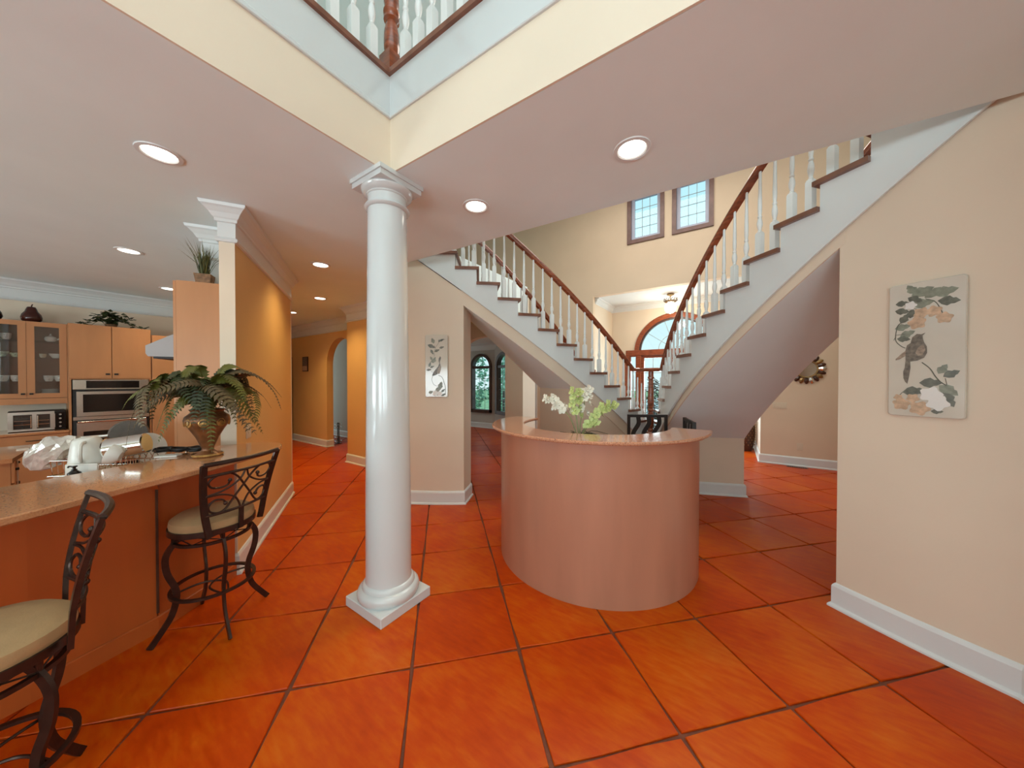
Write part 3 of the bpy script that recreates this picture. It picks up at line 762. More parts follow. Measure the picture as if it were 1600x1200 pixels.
# ================================================================== small placing aid: a spot given by direction and distance from the eye
def at(px, py, d): return cw((px - 800) / FPX * d, d, EYE - (py - 594.2) / FPX * d)
def crom(P, n=6, closed=False):
    P = [Vector(p) for p in P]; out = []
    N = len(P)
    for i in range(N - 1):
        p0 = P[max(0, i - 1)]; p1 = P[i]; p2 = P[i + 1]; p3 = P[min(N - 1, i + 2)]
        for k in range(n):
            t = k / n
            out.append(.5 * ((2 * p1) + (p2 - p0) * t + (2 * p0 - 5 * p1 + 4 * p2 - p3) * t * t + (3 * p1 - p0 - 3 * p2 + p3) * t ** 3))
    return out + [P[-1]]

# ================================================================== KITCHEN BAR
BP = [(-2.45, -1.6), (-2.62, -.9), (-2.76, -.4), (-2.85, -.01), (-2.92, .2), (-2.99, .44)]
BP2 = [(-2.992, .447), (-3.17, .74), (-3.335, .925)]
t = T('kitchen_bar', 'raised breakfast bar with a peach granite top and salmon panels, beside the stools', 'bar counter', (-2.85, 0, 0))
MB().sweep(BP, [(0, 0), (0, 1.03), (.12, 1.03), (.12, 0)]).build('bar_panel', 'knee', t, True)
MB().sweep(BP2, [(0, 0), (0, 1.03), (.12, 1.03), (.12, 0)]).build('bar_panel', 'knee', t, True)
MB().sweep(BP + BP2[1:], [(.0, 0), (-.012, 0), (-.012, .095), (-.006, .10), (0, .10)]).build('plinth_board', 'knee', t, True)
MB().box(-.004, .006, -.006, .006, .12, .97, mat=Tr(-2.988, .4435, 0)).build('panel_joint', 'darkwood', t, True)
cm = Tr(-2.985, .44, 0) @ Rz(R(-18))
MB().add([cm @ Vector(v) for v in [(0, -.015, 1.03), (.17, -.015, 1.03), (0, -.015, .90), (0, .015, 1.03), (.17, .015, 1.03), (0, .015, .90)]], [(0, 1, 2), (3, 5, 4), (0, 3, 4, 1), (1, 4, 5, 2), (2, 5, 3, 0)]).build('bracket', 'knee', t, True)
fe = [(v.x, v.y) for v in crom([(-2.0, -1.6, 0), (-2.10, -.9, 0), (-2.17, -.45, 0), (-2.28, -.06, 0), (-2.43, .218, 0), (-2.58, .535, 0), (-2.74, .80, 0), (-2.88, 1.02, 0), (-2.99, 1.13, 0), (-3.16, 1.17, 0), (-3.31, 1.08, 0), (-3.352, .966, 0)], 5)]
be = [(-3.352, .93), (-3.41, .855), (-3.27, .66), (-3.11, .40), (-3.03, .17), (-2.96, -.04), (-2.87, -.43), (-2.73, -.93), (-2.56, -1.6)]
poly = fe + be
def inset(poly, d):
    out = []; n = len(poly)
    for i in range(n):
        a = Vector(poly[i - 1]); b = Vector(poly[i]); c = Vector(poly[(i + 1) % n])
        e1 = (b - a).normalized(); e2 = (c - b).normalized()
        m = Vector((-e1.y, e1.x)) + Vector((-e2.y, e2.x)); m = m / max(.4, m.length ** 2 / 2)
        out.append((b.x + m.x * d, b.y + m.y * d))
    return out
ins = inset(poly, .006); n = len(poly)
vs = [(p[0], p[1], 1.031) for p in ins] + [(p[0], p[1], 1.037) for p in poly] + [(p[0], p[1], 1.059) for p in poly] + [(p[0], p[1], 1.065) for p in ins]
fs = [list(range(n - 1, -1, -1)), list(range(3 * n, 4 * n))] + [(q * n + i, q * n + (i + 1) % n, q * n + n + (i + 1) % n, q * n + n + i) for q in range(3) for i in range(n)]
MB().add(vs, fs).build('granite_top', 'granite2', t, True)

t = T('sink_cabinet', 'low kitchen counter behind the breakfast bar holding the drying dishes', 'cabinet', (-3.2, 0, 0))
SPth = BP[:-1] + [(-3.0, .42), (-3.12, .62)]
MB().sweep(SPth, [(.135, 0), (.70, 0), (.70, .90), (.135, .90)]).build('body', 'cab', t, True)
MB().sweep(SPth, [(.125, .90), (.73, .90), (.73, .935), (.125, .935)]).build('worktop', 'granite2', t, True)

# ================================================================== BAR STOOLS
FLAT = [(-1, -.45), (1, -.45), (1, .45), (-1, .45)]
def stool(label, loc, brot, srot):
    t = T('bar_stool', label, 'bar stool', loc, 0, 'scrolled iron bar stools at the breakfast bar')
    prof = crom([(.135, .625, 0), (.175, .60, 0), (.222, .52, 0), (.218, .42, 0), (.185, .32, 0), (.178, .25, 0), (.20, .15, 0), (.255, .06, 0), (.293, .006, 0)], 4)
    for i in range(4):
        a = brot + i * PI / 2
        pts = [(p.x * cos(a), p.x * sin(a), p.y) for p in prof]
        MB().tube(pts, .0155, sect=FLAT, up=(-sin(a), cos(a), .01)).build('leg', 'iron', t)
    def ring(r, z, w, h, n=40, name='ring', e=1.0):
        MB().lathe([(r - w, z - h), (r + w, z - h), (r + w, z + h), (r - w, z + h), (r - w, z - h)], n, caps=False).build(name, 'iron', t)
    ring(.205, .265, .010, .007, name='foot_ring'); ring(.188, .585, .009, .008, name='lower_ring'); ring(.205, .655, .012, .016, name='seat_ring')
    mb = MB()
    for i in range(2):
        a = brot + i * PI / 2 + PI / 4
        c = crom([(.2 * cos(a - .7), .2 * sin(a - .7), .265), (.07 * cos(a - .2), .07 * sin(a - .2), .265), (.07 * cos(a + PI + .2), .07 * sin(a + PI + .2), .265), (.2 * cos(a + PI + .7), .2 * sin(a + PI + .7), .265)], 6)
        mb.tube(c, .006, 6)
    mb.build('foot_brace', 'iron', t)
    mb = MB()
    for i in range(8):
        a = brot + i * PI / 4; b = a + PI / 4
        if i % 2 == 0: mb.tube([(.19 * cos(a), .19 * sin(a), .585), (.192 * cos(a), .192 * sin(a), .645)], .008, 6)
        mb.tube([(.19 * cos(a), .19 * sin(a), .592), (.197 * cos(b), .197 * sin(b), .642)], .0035, 5).tube([(.197 * cos(a), .197 * sin(a), .642), (.19 * cos(b), .19 * sin(b), .592)], .0035, 5)
    mb.build('lattice', 'iron', t)
    MB().lathe([(0.001, .645), (.195, .645), (.205, .66), (.212, .69), (.207, .715), (.18, .735), (.12, .746), (.001, .75)], 36, caps=False).build('seat', 'cushion', t)
    ms = Rz(srot)
    def bpt(u, v):                                    # the back's curved surface; v 0 at the seat frame, 1 at the top rail
        w = .155 + .075 * v ** .8; z = .64 + .455 * v
        y = -.185 - .015 * v - .085 * max(0, v - .25) ** 1.6 - .035 * (1 - u * u)
        return ms @ Vector((u * w, y, z))
    for s in (-1, 1):
        MB().tube([bpt(s, v / 14) for v in range(15)], .0165, sect=FLAT, up=(cos(srot + PI / 2), sin(srot + PI / 2), 0)).build('back_post', 'iron', t)
    def rail(v, r, nm): MB().tube([bpt(-1 + k / 8, v) for k in range(17)], r, 8).build(nm, 'iron', t)
    rail(1.0, .0135, 'top_rail'); rail(.84, .009, 'back_rail'); rail(.30, .009, 'back_rail')
    MB().tube([bpt(0, .0), bpt(0, .15), bpt(0, .30)], .013, sect=FLAT, up=(cos(srot + PI / 2), sin(srot + PI / 2), 0)).build('back_stay', 'iron', t)
    A = [(-.42, .80), (-.46, .70), (-.62, .66), (-.84, .70), (-.92, .84), (-.78, .97), (-.48, 1.0), (-.22, .85), (0, .60), (.25, .33), (.5, .08), (.7, .02), (.9, .1), (.93, .25), (.78, .36), (.58, .33), (.5, .22)]
    B = [(-.98, .49), (-.6, .47), (-.22, .30), (-.03, .0)]
    C = [(-.98, .51), (-.55, .57), (-.15, .76), (-.02, 1.0)]
    for s in (-1, 1):
        for cv, r in ((A, .0062), (B, .0058), (C, .0058)):
            q = crom([(p[0] * s, p[1], 0) for p in cv], 5)
            mb = MB().tube([bpt(p.x * .97, .30 + .54 * p.y) for p in q], r, 6)
            if cv is A:
                for e_ in (q[0], q[-1]):
                    c = bpt(e_.x * .97, .30 + .54 * e_.y); mb.blob(c, .012, .012, .012, 8, 6)
            mb.build('scroll', 'iron', t)
    return t
stool('dark iron bar stool with scrolled back and beige seat, in front of the fern', (-2.82, .675, 0), 0, R(112))
stool('dark iron bar stool seen side-on, cut off by the left picture edge', (-2.095, -.11, 0), R(40), R(180))

# ================================================================== FERN IN URN
ux, uy, uz = -3.0, .69, 1.065
t = T('potted_fern', 'bushy green fern in a rust coloured footed urn on the breakfast bar', 'potted plant', (ux, uy, uz))
urn = MB()
NSEG = 48
prof = [(.001, 0), (.098, .0), (.104, .006), (.096, .014), (.06, .026), (.042, .04), (.040, .055), (.05, .075), (.075, .13), (.115, .19), (.142, .225), (.150, .25), (.143, .275), (.115, .295), (.105, .305), (.118, .32), (.112, .322), (.09, .30), (.001, .29)]
vs = []
for (r, z) in prof:
    for i in range(NSEG):
        a = 2 * PI * i / NSEG
        lobes = 1 + (.055 * abs(cos(4 * a)) - .03) * max(0, min(1, (z - .05) / .1)) * (1 if z < .29 else 0)
        vs.append((r * .8 * lobes * cos(a), r * .8 * lobes * sin(a), z))
urn.add(vs, [(j * NSEG + i, j * NSEG + (i + 1) % NSEG, (j + 1) * NSEG + (i + 1) % NSEG, (j + 1) * NSEG + i) for j in range(len(prof) - 1) for i in range(NSEG)], 0, True)
urn.build('urn', 'urn', t)
for i in range(8):
    a = PI / 8 + i * PI / 4
    c = Vector((.113 * cos(a), .113 * sin(a), .235))
    m = Matrix.Translation(c) @ Rz(a) @ Matrix.Rotation(PI / 2, 4, 'Y')
    MB().lathe([(.028, -.004), (.028, .004), (.022, .006), (.022, .002), (.012, .003), (.012, .007), (.001, .008)], 14, mat=m).build('medallion', 'urn2', t)
MB().lathe([(.080, .002), (.085, .008), (.078, .018)], 40, caps=False).build('foot_rim', 'urn2', t)
def frond_mesh(L, lift, drop, seed, mat, wmax=.05):
    rnd = random.Random(seed); N = 26
    spine = crom([(0, 0, 0), (L * .25, 0, lift * .8), (L * .55, 0, lift), (L * .85, 0, lift - drop * .45), (L, 0, lift - drop)], 7)
    mb = MB().tube(spine, [.0028 * (1 - .75 * i / len(spine)) for i in range(len(spine))], 5)
    for k in range(N):
        t_ = .12 + .86 * k / N; i = t_ * (len(spine) - 1); j = int(i); p = spine[j].lerp(spine[min(j + 1, len(spine) - 1)], i - j)
        d = (spine[min(j + 1, len(spine) - 1)] - spine[max(0, j - 1)]).normalized()
        w = wmax * (math.sin(PI * min(1, t_ * 1.08)) ** .6 if t_ < .5 else (1.02 - t_) ** .55 * 1.35) * rnd.uniform(.85, 1.1)
        w = max(w, .006)
        for s in (-1, 1):
            side = Vector((0, s, 0)); n = d.cross(side).normalized() * s
            tip = p + side * w + d * (w * .42) - Vector((0, 0, w * .16))
            b = max(.0050, w * .24)
            mid = p + side * w * .5 + d * (w * .16) + Vector((0, 0, w * .04))
            mb.add([p - d * b * .7, mid - d * b, tip, mid + d * b, p + d * b * .7], [(0, 1, 3, 4), (1, 2, 3)], 0, False)
    return mb.mesh('frond', mat)
fm = [frond_mesh(.38, .23, .22, 1, 'leaf', .055), frond_mesh(.36, .20, .38, 2, 'leaf3', .055), frond_mesh(.27, .17, .36, 3, 'leaf', .055), frond_mesh(.42, .25, .26, 4, 'leaf3', .055), frond_mesh(.24, .27, .10, 5, 'leaf', .055), frond_mesh(.33, .25, .32, 6, 'leaf2', .055), frond_mesh(.26, .28, .16, 7, 'leaf3', .045)]
rnd = random.Random(5)
for i in range(64):
    k = i % 7
    if k in (0, 3, 6) and abs(((i * 2.399 + R(13) + PI) % (2 * PI)) - PI) < .45: continue
    put('frond', fm[k], t, loc=(rnd.uniform(-.03, .03), rnd.uniform(-.03, .03), .27 + rnd.uniform(0, .07)), rot=(rnd.uniform(-.75, .75), rnd.uniform(-.25, .15), i * 2.399 + rnd.uniform(-.2, .2)), scale=(1,) * 3 if rnd.random() < .5 else (.85,) * 3)
# long front frond hanging over the urn
put('frond', frond_mesh(.20, .10, .34, 9, 'leaf', .045), t, loc=(0, 0, .29), rot=(0, 0, R(-8)))

# ================================================================== KITCHEN: back wall units
XF = -7.62
def door_panel(par, y0, y1, z0, z1, knob=None, x=XF, mat='cab'):
    o = MB().bbox(x, x + .02, y0 + .002, y1 - .002, z0 + .002, z1 - .002, .003).build('door', mat, par, True)
    if knob: MB().bbox(x + .02, x + .04, knob[0] - .02, knob[0] + .02, knob[1] - .012, knob[1] + .012, .003).build('knob', 'blackmat', o, True)
    return o
t = T('oven_cabinet', 'tall peach oven cabinet with two flat upper doors, ivy on top', 'cabinet', (-7.95, .70, 0))
MB().box(-8.24, XF - .001, .315, .335, 0, 2.38).box(-8.24, XF - .001, 1.07, 1.09, 0, 2.38).box(-8.24, -8.22, .335, 1.07, 0, 2.38).box(-8.22, XF - .001, .335, 1.07, 2.36, 2.38).box(-8.22, XF - .001, .335, 1.07, 1.60, 1.62).box(-8.22, XF - .001, .335, 1.07, 0, .30).build('body', 'cab', t, True)
door_panel(t, .318, .695, 1.615, 2.38, (.655, 1.675)); door_panel(t, .697, 1.088, 1.615, 2.38, (.735, 1.675))
door_panel(t, .318, 1.088, .08, .30)
t = T('wall_oven', 'stainless double wall oven with black glass windows under the flat doors', 'oven', (-7.8, .7, .31))
MB().box(-8.1, XF, .345, 1.06, .31, 1.59).build('body', 'blackmat', t, True)
o = MB().bbox(XF, XF + .022, .345, 1.06, 1.455, 1.592, .004).build('control_panel', 'steel', t, True)
MB().box(XF + .022, XF + .025, .46, .96, 1.472, 1.578).build('display', 'black', o, True)
def odoor(z0, z1, w0, w1, nm):
    o = MB()
    y0, y1, a, b = .375, 1.03, .43, .985
    for (p, q, r, s) in ((y0, a, z0, z1), (b, y1, z0, z1), (a, b, w1, z1), (a, b, z0, w0)): o.box(XF + .01, XF + .04, p, q, r, s)
    o = o.build(nm, 'steel', t, True)
    MB().box(XF + .012, XF + .032, a, b, w0, w1).build('window', 'black', o, True)
    return o
odoor(1.075, 1.425, 1.13, 1.385, 'oven_door')
MB().bbox(XF, XF + .03, .345, 1.06, 1.02, 1.07, .004).build('vent_strip', 'steel', t, True)
o = odoor(.36, .985, .50, .86, 'oven_door')
MB().tube([(XF + .085, .38, 1.0), (XF + .085, 1.02, 1.0)], .014, 10).tube([(XF + .03, .42, 1.0), (XF + .085, .42, 1.0)], .011, 8).tube([(XF + .03, .98, 1.0), (XF + .085, .98, 1.0)], .011, 8).build('handle', 'chrome', o, True)
t = T('pantry_cabinet', 'peach corner cabinet right of the wall oven, half hidden by the hood', 'cabinet', (-7.95, 1.5, 0))
MB().box(-8.24, XF - .001, 1.095, 2.0, 0, 2.30).build('body', 'cab', t, True)
door_panel(t, 1.097, 1.55, .1, 2.30); door_panel(t, 1.552, 1.998, .1, 2.30)

XG = -7.87
t = T('glass_cabinet', 'peach wall cabinet with two glazed doors showing white crockery', 'cabinet', (-8.05, 0, 1.26))
bd = MB().box(-8.24, -8.23, -.33, .312, 1.34, 2.38)
for y in (-.33, .294): bd.box(-8.23, XG, y, y + .018, 1.34, 2.38)
bd.box(-8.23, XG, -.312, .294, 1.34, 1.36).box(-8.23, XG, -.312, .294, 2.36, 2.38)
bd.build('body', 'cabin', t, True)
MB().box(-8.20, XG + .01, -.33, .312, 1.26, 1.339).build('valance', 'cab', t, True)
for z in (1.57, 1.90, 2.13): MB().box(-8.228, XG - .01, -.311, .293, z - .008, z).build('shelf', 'cabglass', t, True)
for y0, y1, kn in ((-.33, -.012, -.04), (-.009, .312, .024)):
    fr = MB(); w = .062
    for (p, q, r, s) in ((y0, y0 + w, 1.345, 2.38), (y1 - w, y1, 1.345, 2.38), (y0 + w, y1 - w, 2.38 - w, 2.38), (y0 + w, y1 - w, 1.345, 1.345 + w)): fr.box(XG, XG + .02, p, q, r, s)
    o = fr.build('door', 'cab', t, True)
    MB().box(XG + .008, XG + .012, y0 + w, y1 - w, 1.345 + w, 2.38 - w).build('pane', 'cabglass', o, True)
    MB().bbox(XG + .02, XG + .04, kn - .016, kn + .016, 1.39, 1.412, .003).build('knob', 'blackmat', o, True)
CUP = [(.001, .004), (.024, 0), (.026, .004), (.036, .03), (.039, .07), (.036, .07), (.032, .03), (.001, .01)]
def cup(y, z, label, x=-8.03, s=1.0, mat='china'):
    o = T('cup', label, 'cup', (x, y, z), 0, 'crockery in the glass cabinet')
    MB().lathe([(r * s, q * s) for r, q in CUP], 16, caps=False).build('bowl', mat, o)
    MB().tube([(.036 * s * cos(-.3) + .0, .036 * s * sin(-.3), .055 * s), (.062 * s, 0, .05 * s), (.062 * s, 0, .03 * s), (.036 * s, 0, .02 * s)], .005 * s, 6).build('handle', mat, o)
def bowl(y, z, label, s=1.0, mat='china'):
    tag(MB().lathe([(.001, .003), (.03 * s, 0), (.035 * s, .006), (.06 * s, .045 * s), (.066 * s, .07 * s), (.062 * s, .07 * s), (.05 * s, .03 * s), (.001, .012)], 20, caps=False).build('serving_bowl', mat, loc=(-8.03, y, z)), label, 'bowl', 'crockery in the glass cabinet')
cup(.165, 1.57, 'white mug on the lower shelf, left one behind the right glass door', s=1.18)
cup(.252, 1.57, 'white mug on the lower shelf, right one behind the right glass door', s=1.18)
cup(-.185, 1.57, 'white mug on the lower shelf, left one behind the left glass door', s=1.18)
cup(-.09, 1.57, 'white mug on the lower shelf, right one behind the left glass door', s=1.18)
cup(.12, 1.90, 'small pale cup left on the middle shelf behind the right glass door', s=.8, mat='ivory')
bowl(.225, 1.90, 'white patterned bowl on the middle shelf behind the right glass door', .9)
MT['floral'] = M('floral_china', (0.52, 0.56, 0.40), 0.25, var=0.5, scale=45)
bowl(-.20, 1.90, 'tall floral green and white bowl behind the left glass door', 1.0, 'floral'); bowl(-.09, 1.90, 'low floral green and white bowl behind the left glass door', .8, 'floral')
cup(-.16, 2.13, 'white creamer on the top shelf behind the left glass door', s=1.2)
o = T('teapot', 'white teapot on the top shelf behind the right glass door', 'teapot', (-8.03, .185, 2.13), 0, 'crockery in the glass cabinet')
MB().lathe([(.001, 0), (.03, 0), (.05, .02), (.055, .045), (.045, .07), (.02, .08), (.001, .08)], 18).build('pot', 'china', o)
MB().lathe([(.03, .078), (.012, .09), (.006, .1), (.011, .108), (.001, .115)], 12).build('lid', 'china', o)
MB().tube([(0, .05, .035), (0, .075, .05), (0, .085, .075)], [.012, .009, .007], 8).build('spout', 'china', o)
for q in range(8):
    tag(MB().lathe([(.001, 0), (.05, .0), (.078, .008), (.082, .012), (.001, .005)], 24).build('plate', 'china', loc=(-8.03, .18, 1.362 + q * .0125)), 'white plate in the stack on the cabinet floor behind the right glass door', 'plate', 'stacked plates in the glass cabinet')
tag(MB().lathe([(.001, 0), (.06, 0), (.088, .012), (.092, .03), (.086, .03), (.06, .012), (.001, .008)], 24).build('serving_dish', 'china', loc=(-8.03, -.13, 1.362)), 'white shallow dish on the cabinet floor behind the left glass door', 'dish', 'crockery in the glass cabinet')

t = T('base_cabinet', 'peach base cabinet with a granite worktop under the toaster oven', 'cabinet', (-7.95, -.4, 0))
MB().box(-8.24, -7.64, -1.8, .312, .08, .865).build('body', 'cab', t, True)
MB().bbox(-8.245, -7.59, -1.8, .313, .866, .90, .006).build('worktop', 'granite2', t, True)
for i in range(4):
    y = -1.80 + i * .528
    o = MB().bbox(-7.64, -7.62, y + .003, y + .525, .70, .86, .003).build('drawer', 'cab', t, True)
    MB().tube([(-7.60, y + .19, .79), (-7.60, y + .34, .79)], .006, 6).build('pull', 'blackmat', o, True)
    o = MB().bbox(-7.64, -7.62, y + .003, y + .525, .09, .695, .003).build('door', 'cab', t, True)
    MB().bbox(-7.62, -7.60, y + .46, y + .49, .63, .655, .003).build('knob', 'blackmat', o, True)
t = T('toaster_oven', 'steel toaster oven with two glass doors on the worktop', 'toaster oven', (-7.9, .08, .90))
MB().bbox(-8.12, -7.79, -.155, .295, .905, 1.165, .006).build('body', 'blackmat', t, True)
fr = MB()
for (p, q, r, s) in ((-.155, -.115, .91, 1.16), (-.115, .2, 1.125, 1.16), (-.115, .2, .91, .935), (.165, .205, .935, 1.125), (.025, .06, .935, 1.125)): fr.box(-7.79, -7.775, p, q, r, s)
fr.build('front_frame', 'steel', t, True)
for y0, y1 in ((-.115, .025), (.06, .165)): MB().box(-7.789, -7.782, y0, y1, .935, 1.125).build('glass_door', 'cabglass', t, True)
for y in (.015, .07): MB().tube([(-7.765, y, .95), (-7.765, y, 1.11)], .006, 6).build('handle', 'chrome', t, True)
for z in (.99, 1.04): MB().box(-7.784, -7.780, -.11, .16, z, z + .006).build('wire_rack', 'chrome', t, True)
MB().box(-7.79, -7.78, .205, .29, .915, 1.155).build('control_panel', 'black', t, True)
for i in range(4): MB().lathe([(.012, 0), (.010, .015), (.001, .015)], 12, mat=Tr(-7.78, .247, .945 + i * .055) @ Matrix.Rotation(PI / 2, 4, 'Y')).build('knob', 'steel', t, True)

# island in the kitchen
t = T('kitchen_island', 'peach kitchen island with a granite top at the left picture edge', 'kitchen island', (-5.45, -.7, 0))
MB().box(-5.88, -5.05, -1.5, -.09, 0, .895).build('body', 'cab', t, True)
MB().prism([(-5.93, -1.55), (-4.98, -1.55), (-4.98, -.08), (-5.93, .05)], .895, .93).build('worktop', 'granite2', t, True)
for i in range(2):
    x = -5.88 + i * .415
    o = MB().bbox(x + .003, x + .412, -.09, -.07, .10, .70, .003).build('door', 'cab', t, True)
    MB().bbox(x + .35 - i * .0, x + .375, -.07, -.05, .62, .645, .003).build('knob', 'blackmat', o, True)
    o = MB().bbox(x + .003, x + .412, -.09, -.07, .71, .885, .003).build('drawer', 'cab', t, True)
    MB().bbox(x + .195, x + .22, -.07, -.05, .79, .81, .003).build('knob', 'blackmat', o, True)
tag(MB().box(-5.60, -5.50, -.066, -.058, .60, .885).box(-5.60, -5.50, -.068, .0, .93, .936).build('dish_towel', 'plastic'), 'white towel hanging over the kitchen island edge', 'towel')

# tall cabinet at the end of the range wall, hood, base unit
t = T('tall_cabinet', 'tall salmon orange cabinet with a plain side beside the hall wall', 'cabinet', (*hp(.76, .3), 0))
MB().prism([hp(.42, .11), hp(.42, .535), hp(1.1, .535), hp(1.1, .11)], 0, 2.455).build('body', 'cab', t, True)
MB().prism([hp(.422, .537), hp(.422, .555), hp(1.098, .555), hp(1.098, .537)], .1, 2.45).build('door', 'cab', t, True)
t = T('range_hood', 'sloping grey range hood sticking out past the tall cabinet', 'range hood', (*hp(1.6, .5), 1.81))
def hprism(mb, a0, a1, prof):
    n = len(prof); vs = [(*hp(a0, p[0]), p[1]) for p in prof] + [(*hp(a1, p[0]), p[1]) for p in prof]
    return mb.add(vs, [list(range(n)), list(range(2 * n - 1, n - 1, -1))] + [(i, n + i, n + (i + 1) % n, (i + 1) % n) for i in range(n)])
hprism(MB(), 1.2, 2.0, [(.11, 1.83), (1.07, 1.83), (1.09, 1.86), (1.09, 1.94), (.45, 2.32), (.11, 2.32)]).build('canopy', 'hood', t, True)
hprism(MB(), 1.22, 1.98, [(.12, 1.81), (1.04, 1.81), (1.04, 1.829), (.12, 1.829)]).build('filter', 'blackmat', t, True)
t = T('range_cabinet', 'peach base unit below the range hood, mostly hidden by the bar', 'cabinet', (*hp(1.6, .4), 0))
MB().prism([hp(1.21, .11), hp(1.21, .75), hp(2.05, .75), hp(2.05, .11)], 0, .89).build('body', 'cab', t, True)
MB().prism([hp(1.21, .11), hp(1.21, .78), hp(2.05, .78), hp(2.05, .11)], .89, .925).build('worktop', 'granite2', t, True)

# ================================================================== things on the cabinets
tag(MB().lathe([(.001, 0), (.06, 0), (.084, .03), (.09, .065), (.08, .11), (.055, .15), (.045, .185), (.035, .21), (.001, .222)], 24).tube([(0, 0, .215), (.004, .004, .235), (.012, .01, .25)], .006, 6).build('pear_ornament', 'pear', loc=(-8.0, .035, 2.38)), 'glossy dark brown pear ornament on the glass cabinet', 'ornament')
tag(MB().lathe([(.001, 0), (.04, 0), (.06, .05), (.05, .10), (.03, .14), (.04, .15), (.001, .15)], 20).build('dark_vase', 'black', loc=(-8.0, -.235, 2.38)), 'small black vase at the left picture edge on the glass cabinet', 'vase')
def leaf_quad(mb, p, d, n, l, w, mi=0):
    d = d.normalized(); s = d.cross(n).normalized() * w; n = n.normalized()
    mb.add([p, p + d * l * .45 + s - n * w * .15, p + d * l, p + d * l * .45 - s - n * w * .15, p + d * l * .45 + n * w * .25], [(0, 1, 4), (1, 2, 4), (2, 3, 4), (3, 0, 4)], mi)
t = T('ivy_plant', 'trailing dark green ivy on top of the oven cabinet', 'plant', (-7.9, .72, 2.38))
rnd = random.Random(3)
tub = MB().lathe([(.001, 0), (.05, 0), (.065, .06), (.001, .06)], 14); tub.build('pot', 'basket', t)
for k in range(9):
    mb = MB(); y = -.30 + .6 * k / 8
    p0 = Vector((0, 0, .06)); tipv = Vector((rnd.uniform(.05, .18), y + rnd.uniform(-.05, .05), rnd.uniform(.0, .05) if abs(y) > .18 else .14))
    vine = crom([p0, p0.lerp(tipv, .4) + Vector((0, 0, .13 - abs(y) * .2)), tipv], 5)
    mb.tube(vine, .003, 5)
    for q in range(26):
        p = vine[rnd.randrange(len(vine))] + Vector((rnd.uniform(-.03, .03), rnd.uniform(-.035, .035), rnd.uniform(-.015, .025)))
        leaf_quad(mb, p, Vector((rnd.uniform(-1, 1), rnd.uniform(-1, 1), rnd.uniform(-.4, .5))), Vector((rnd.uniform(-.3, .8), rnd.uniform(-.4, .4), 1)), rnd.uniform(.05, .08), rnd.uniform(.022, .034))
    mb.build('vine', 'leaf2', t)
gx, gy = hp(.475, .36)
t = T('grass_planter', 'spiky green grass in a woven basket on the tall cabinet', 'potted plant', (gx, gy, 2.455))
gm = Rz(math.atan2(HN.y, HN.x))
MB().prism([(-.05, -.04), (.05, -.04), (.05, .04), (-.05, .04)], 0, .012, mat=gm).add([gm @ Vector(v) for v in [(-.05, -.04, .0), (.05, -.04, 0), (.05, .04, 0), (-.05, .04, 0), (-.06, -.05, .08), (.06, -.05, .08), (.06, .05, .08), (-.06, .05, .08)]], [(0, 1, 5, 4), (1, 2, 6, 5), (2, 3, 7, 6), (3, 0, 4, 7), (4, 5, 6, 7)]).build('basket', 'basket', t)
for k in range(6):
    mb = MB()
    for q in range(16):
        a = rnd.uniform(0, 2 * PI); s = rnd.uniform(.02, .2); h = rnd.uniform(.16, .30)
        s *= .3 if cos(a) * HD.x + sin(a) * HD.y > .1 else 1.0
        b = Vector((rnd.uniform(-.04, .04), rnd.uniform(-.03, .03), .075)); e_ = b + Vector((s * cos(a), s * sin(a), h))
        m_ = b.lerp(e_, .5) + Vector((-s * .12 * cos(a), -s * .12 * sin(a), h * .08))
        sd = Vector((-sin(a), cos(a), 0)) * .0035
        mb.add([b - sd, b + sd, m_ + sd * .8, m_ - sd * .8, e_], [(0, 1, 2, 3), (3, 2, 4)])
    mb.build('grass_tuft', 'grass', t)
# ================================================================== DISHES DRYING BY THE SINK
p0 = at(72, 752, 2.12); p1 = at(246, 742, 2.22); zc = .936
ex = Vector((p1.x - p0.x, p1.y - p0.y, 0)); RL = ex.length; ex.normalize(); ey = Vector((-ex.y, ex.x, 0))
if ey.dot(Vector((-1, 0, 0))) < 0: ey = -ey
RM = Matrix(((ex.x, ey.x, 0, p0.x), (ex.y, ey.y, 0, p0.y), (0, 0, 1, zc), (0, 0, 0, 1)))   # rack frame: x along the bar, y away from it
t = T('dish_rack', 'steel wire dish rack full of drying dishes behind the bar', 'dish rack', RM @ Vector((RL / 2, .1, 0)))
mb = MB()
for z in (.02, .12):
    mb.tube([RM @ Vector(q) for q in ((0, 0, z), (RL, 0, z), (RL, .30, z), (0, .30, z))], .004, 6, closed=True)
for i in range(19):
    x = RL * (i + .5) / 19
    mb.tube([RM @ Vector(q) for q in ((x, 0, .12), (x, .01, .02), (x, .29, .02), (x, .30, .12))], .0025, 5)
mb.build('wire_frame', 'chrome', t, True)
mb = MB()
for i in range(7):
    x = RL * (.55 + .06 * i); mb.tube([RM @ Vector(q) for q in ((x, .02, .12), (x + .012, .03, .165), (x + .022, .05, .12))], .003, 5)
mb.build('plate_prongs', 'chrome', t, True)
MB().box(.02, RL - .02, .01, .29, .001, .012, mat=RM).build('drip_tray', 'steel', t, True)

def lab(o, label, cat): return tag(o, label, cat)
# crumpled foil wrap
mb = MB(); rnd = random.Random(8); c = at(80, 706, 2.16)
m = Rz(math.atan2(ex.y, ex.x)) @ Matrix.Rotation(R(-32), 4, 'Y')
random.seed(4)
mb.blob((c.x, c.y, c.z), .155, .07, .09, 15, 9, jit=.16, mat=m); mb.sm = [False] * len(mb.f)
lab(mb.build('foil_wrap', 'wrap'), 'crumpled shiny foil wrap at the left end of the dish rack', 'foil')
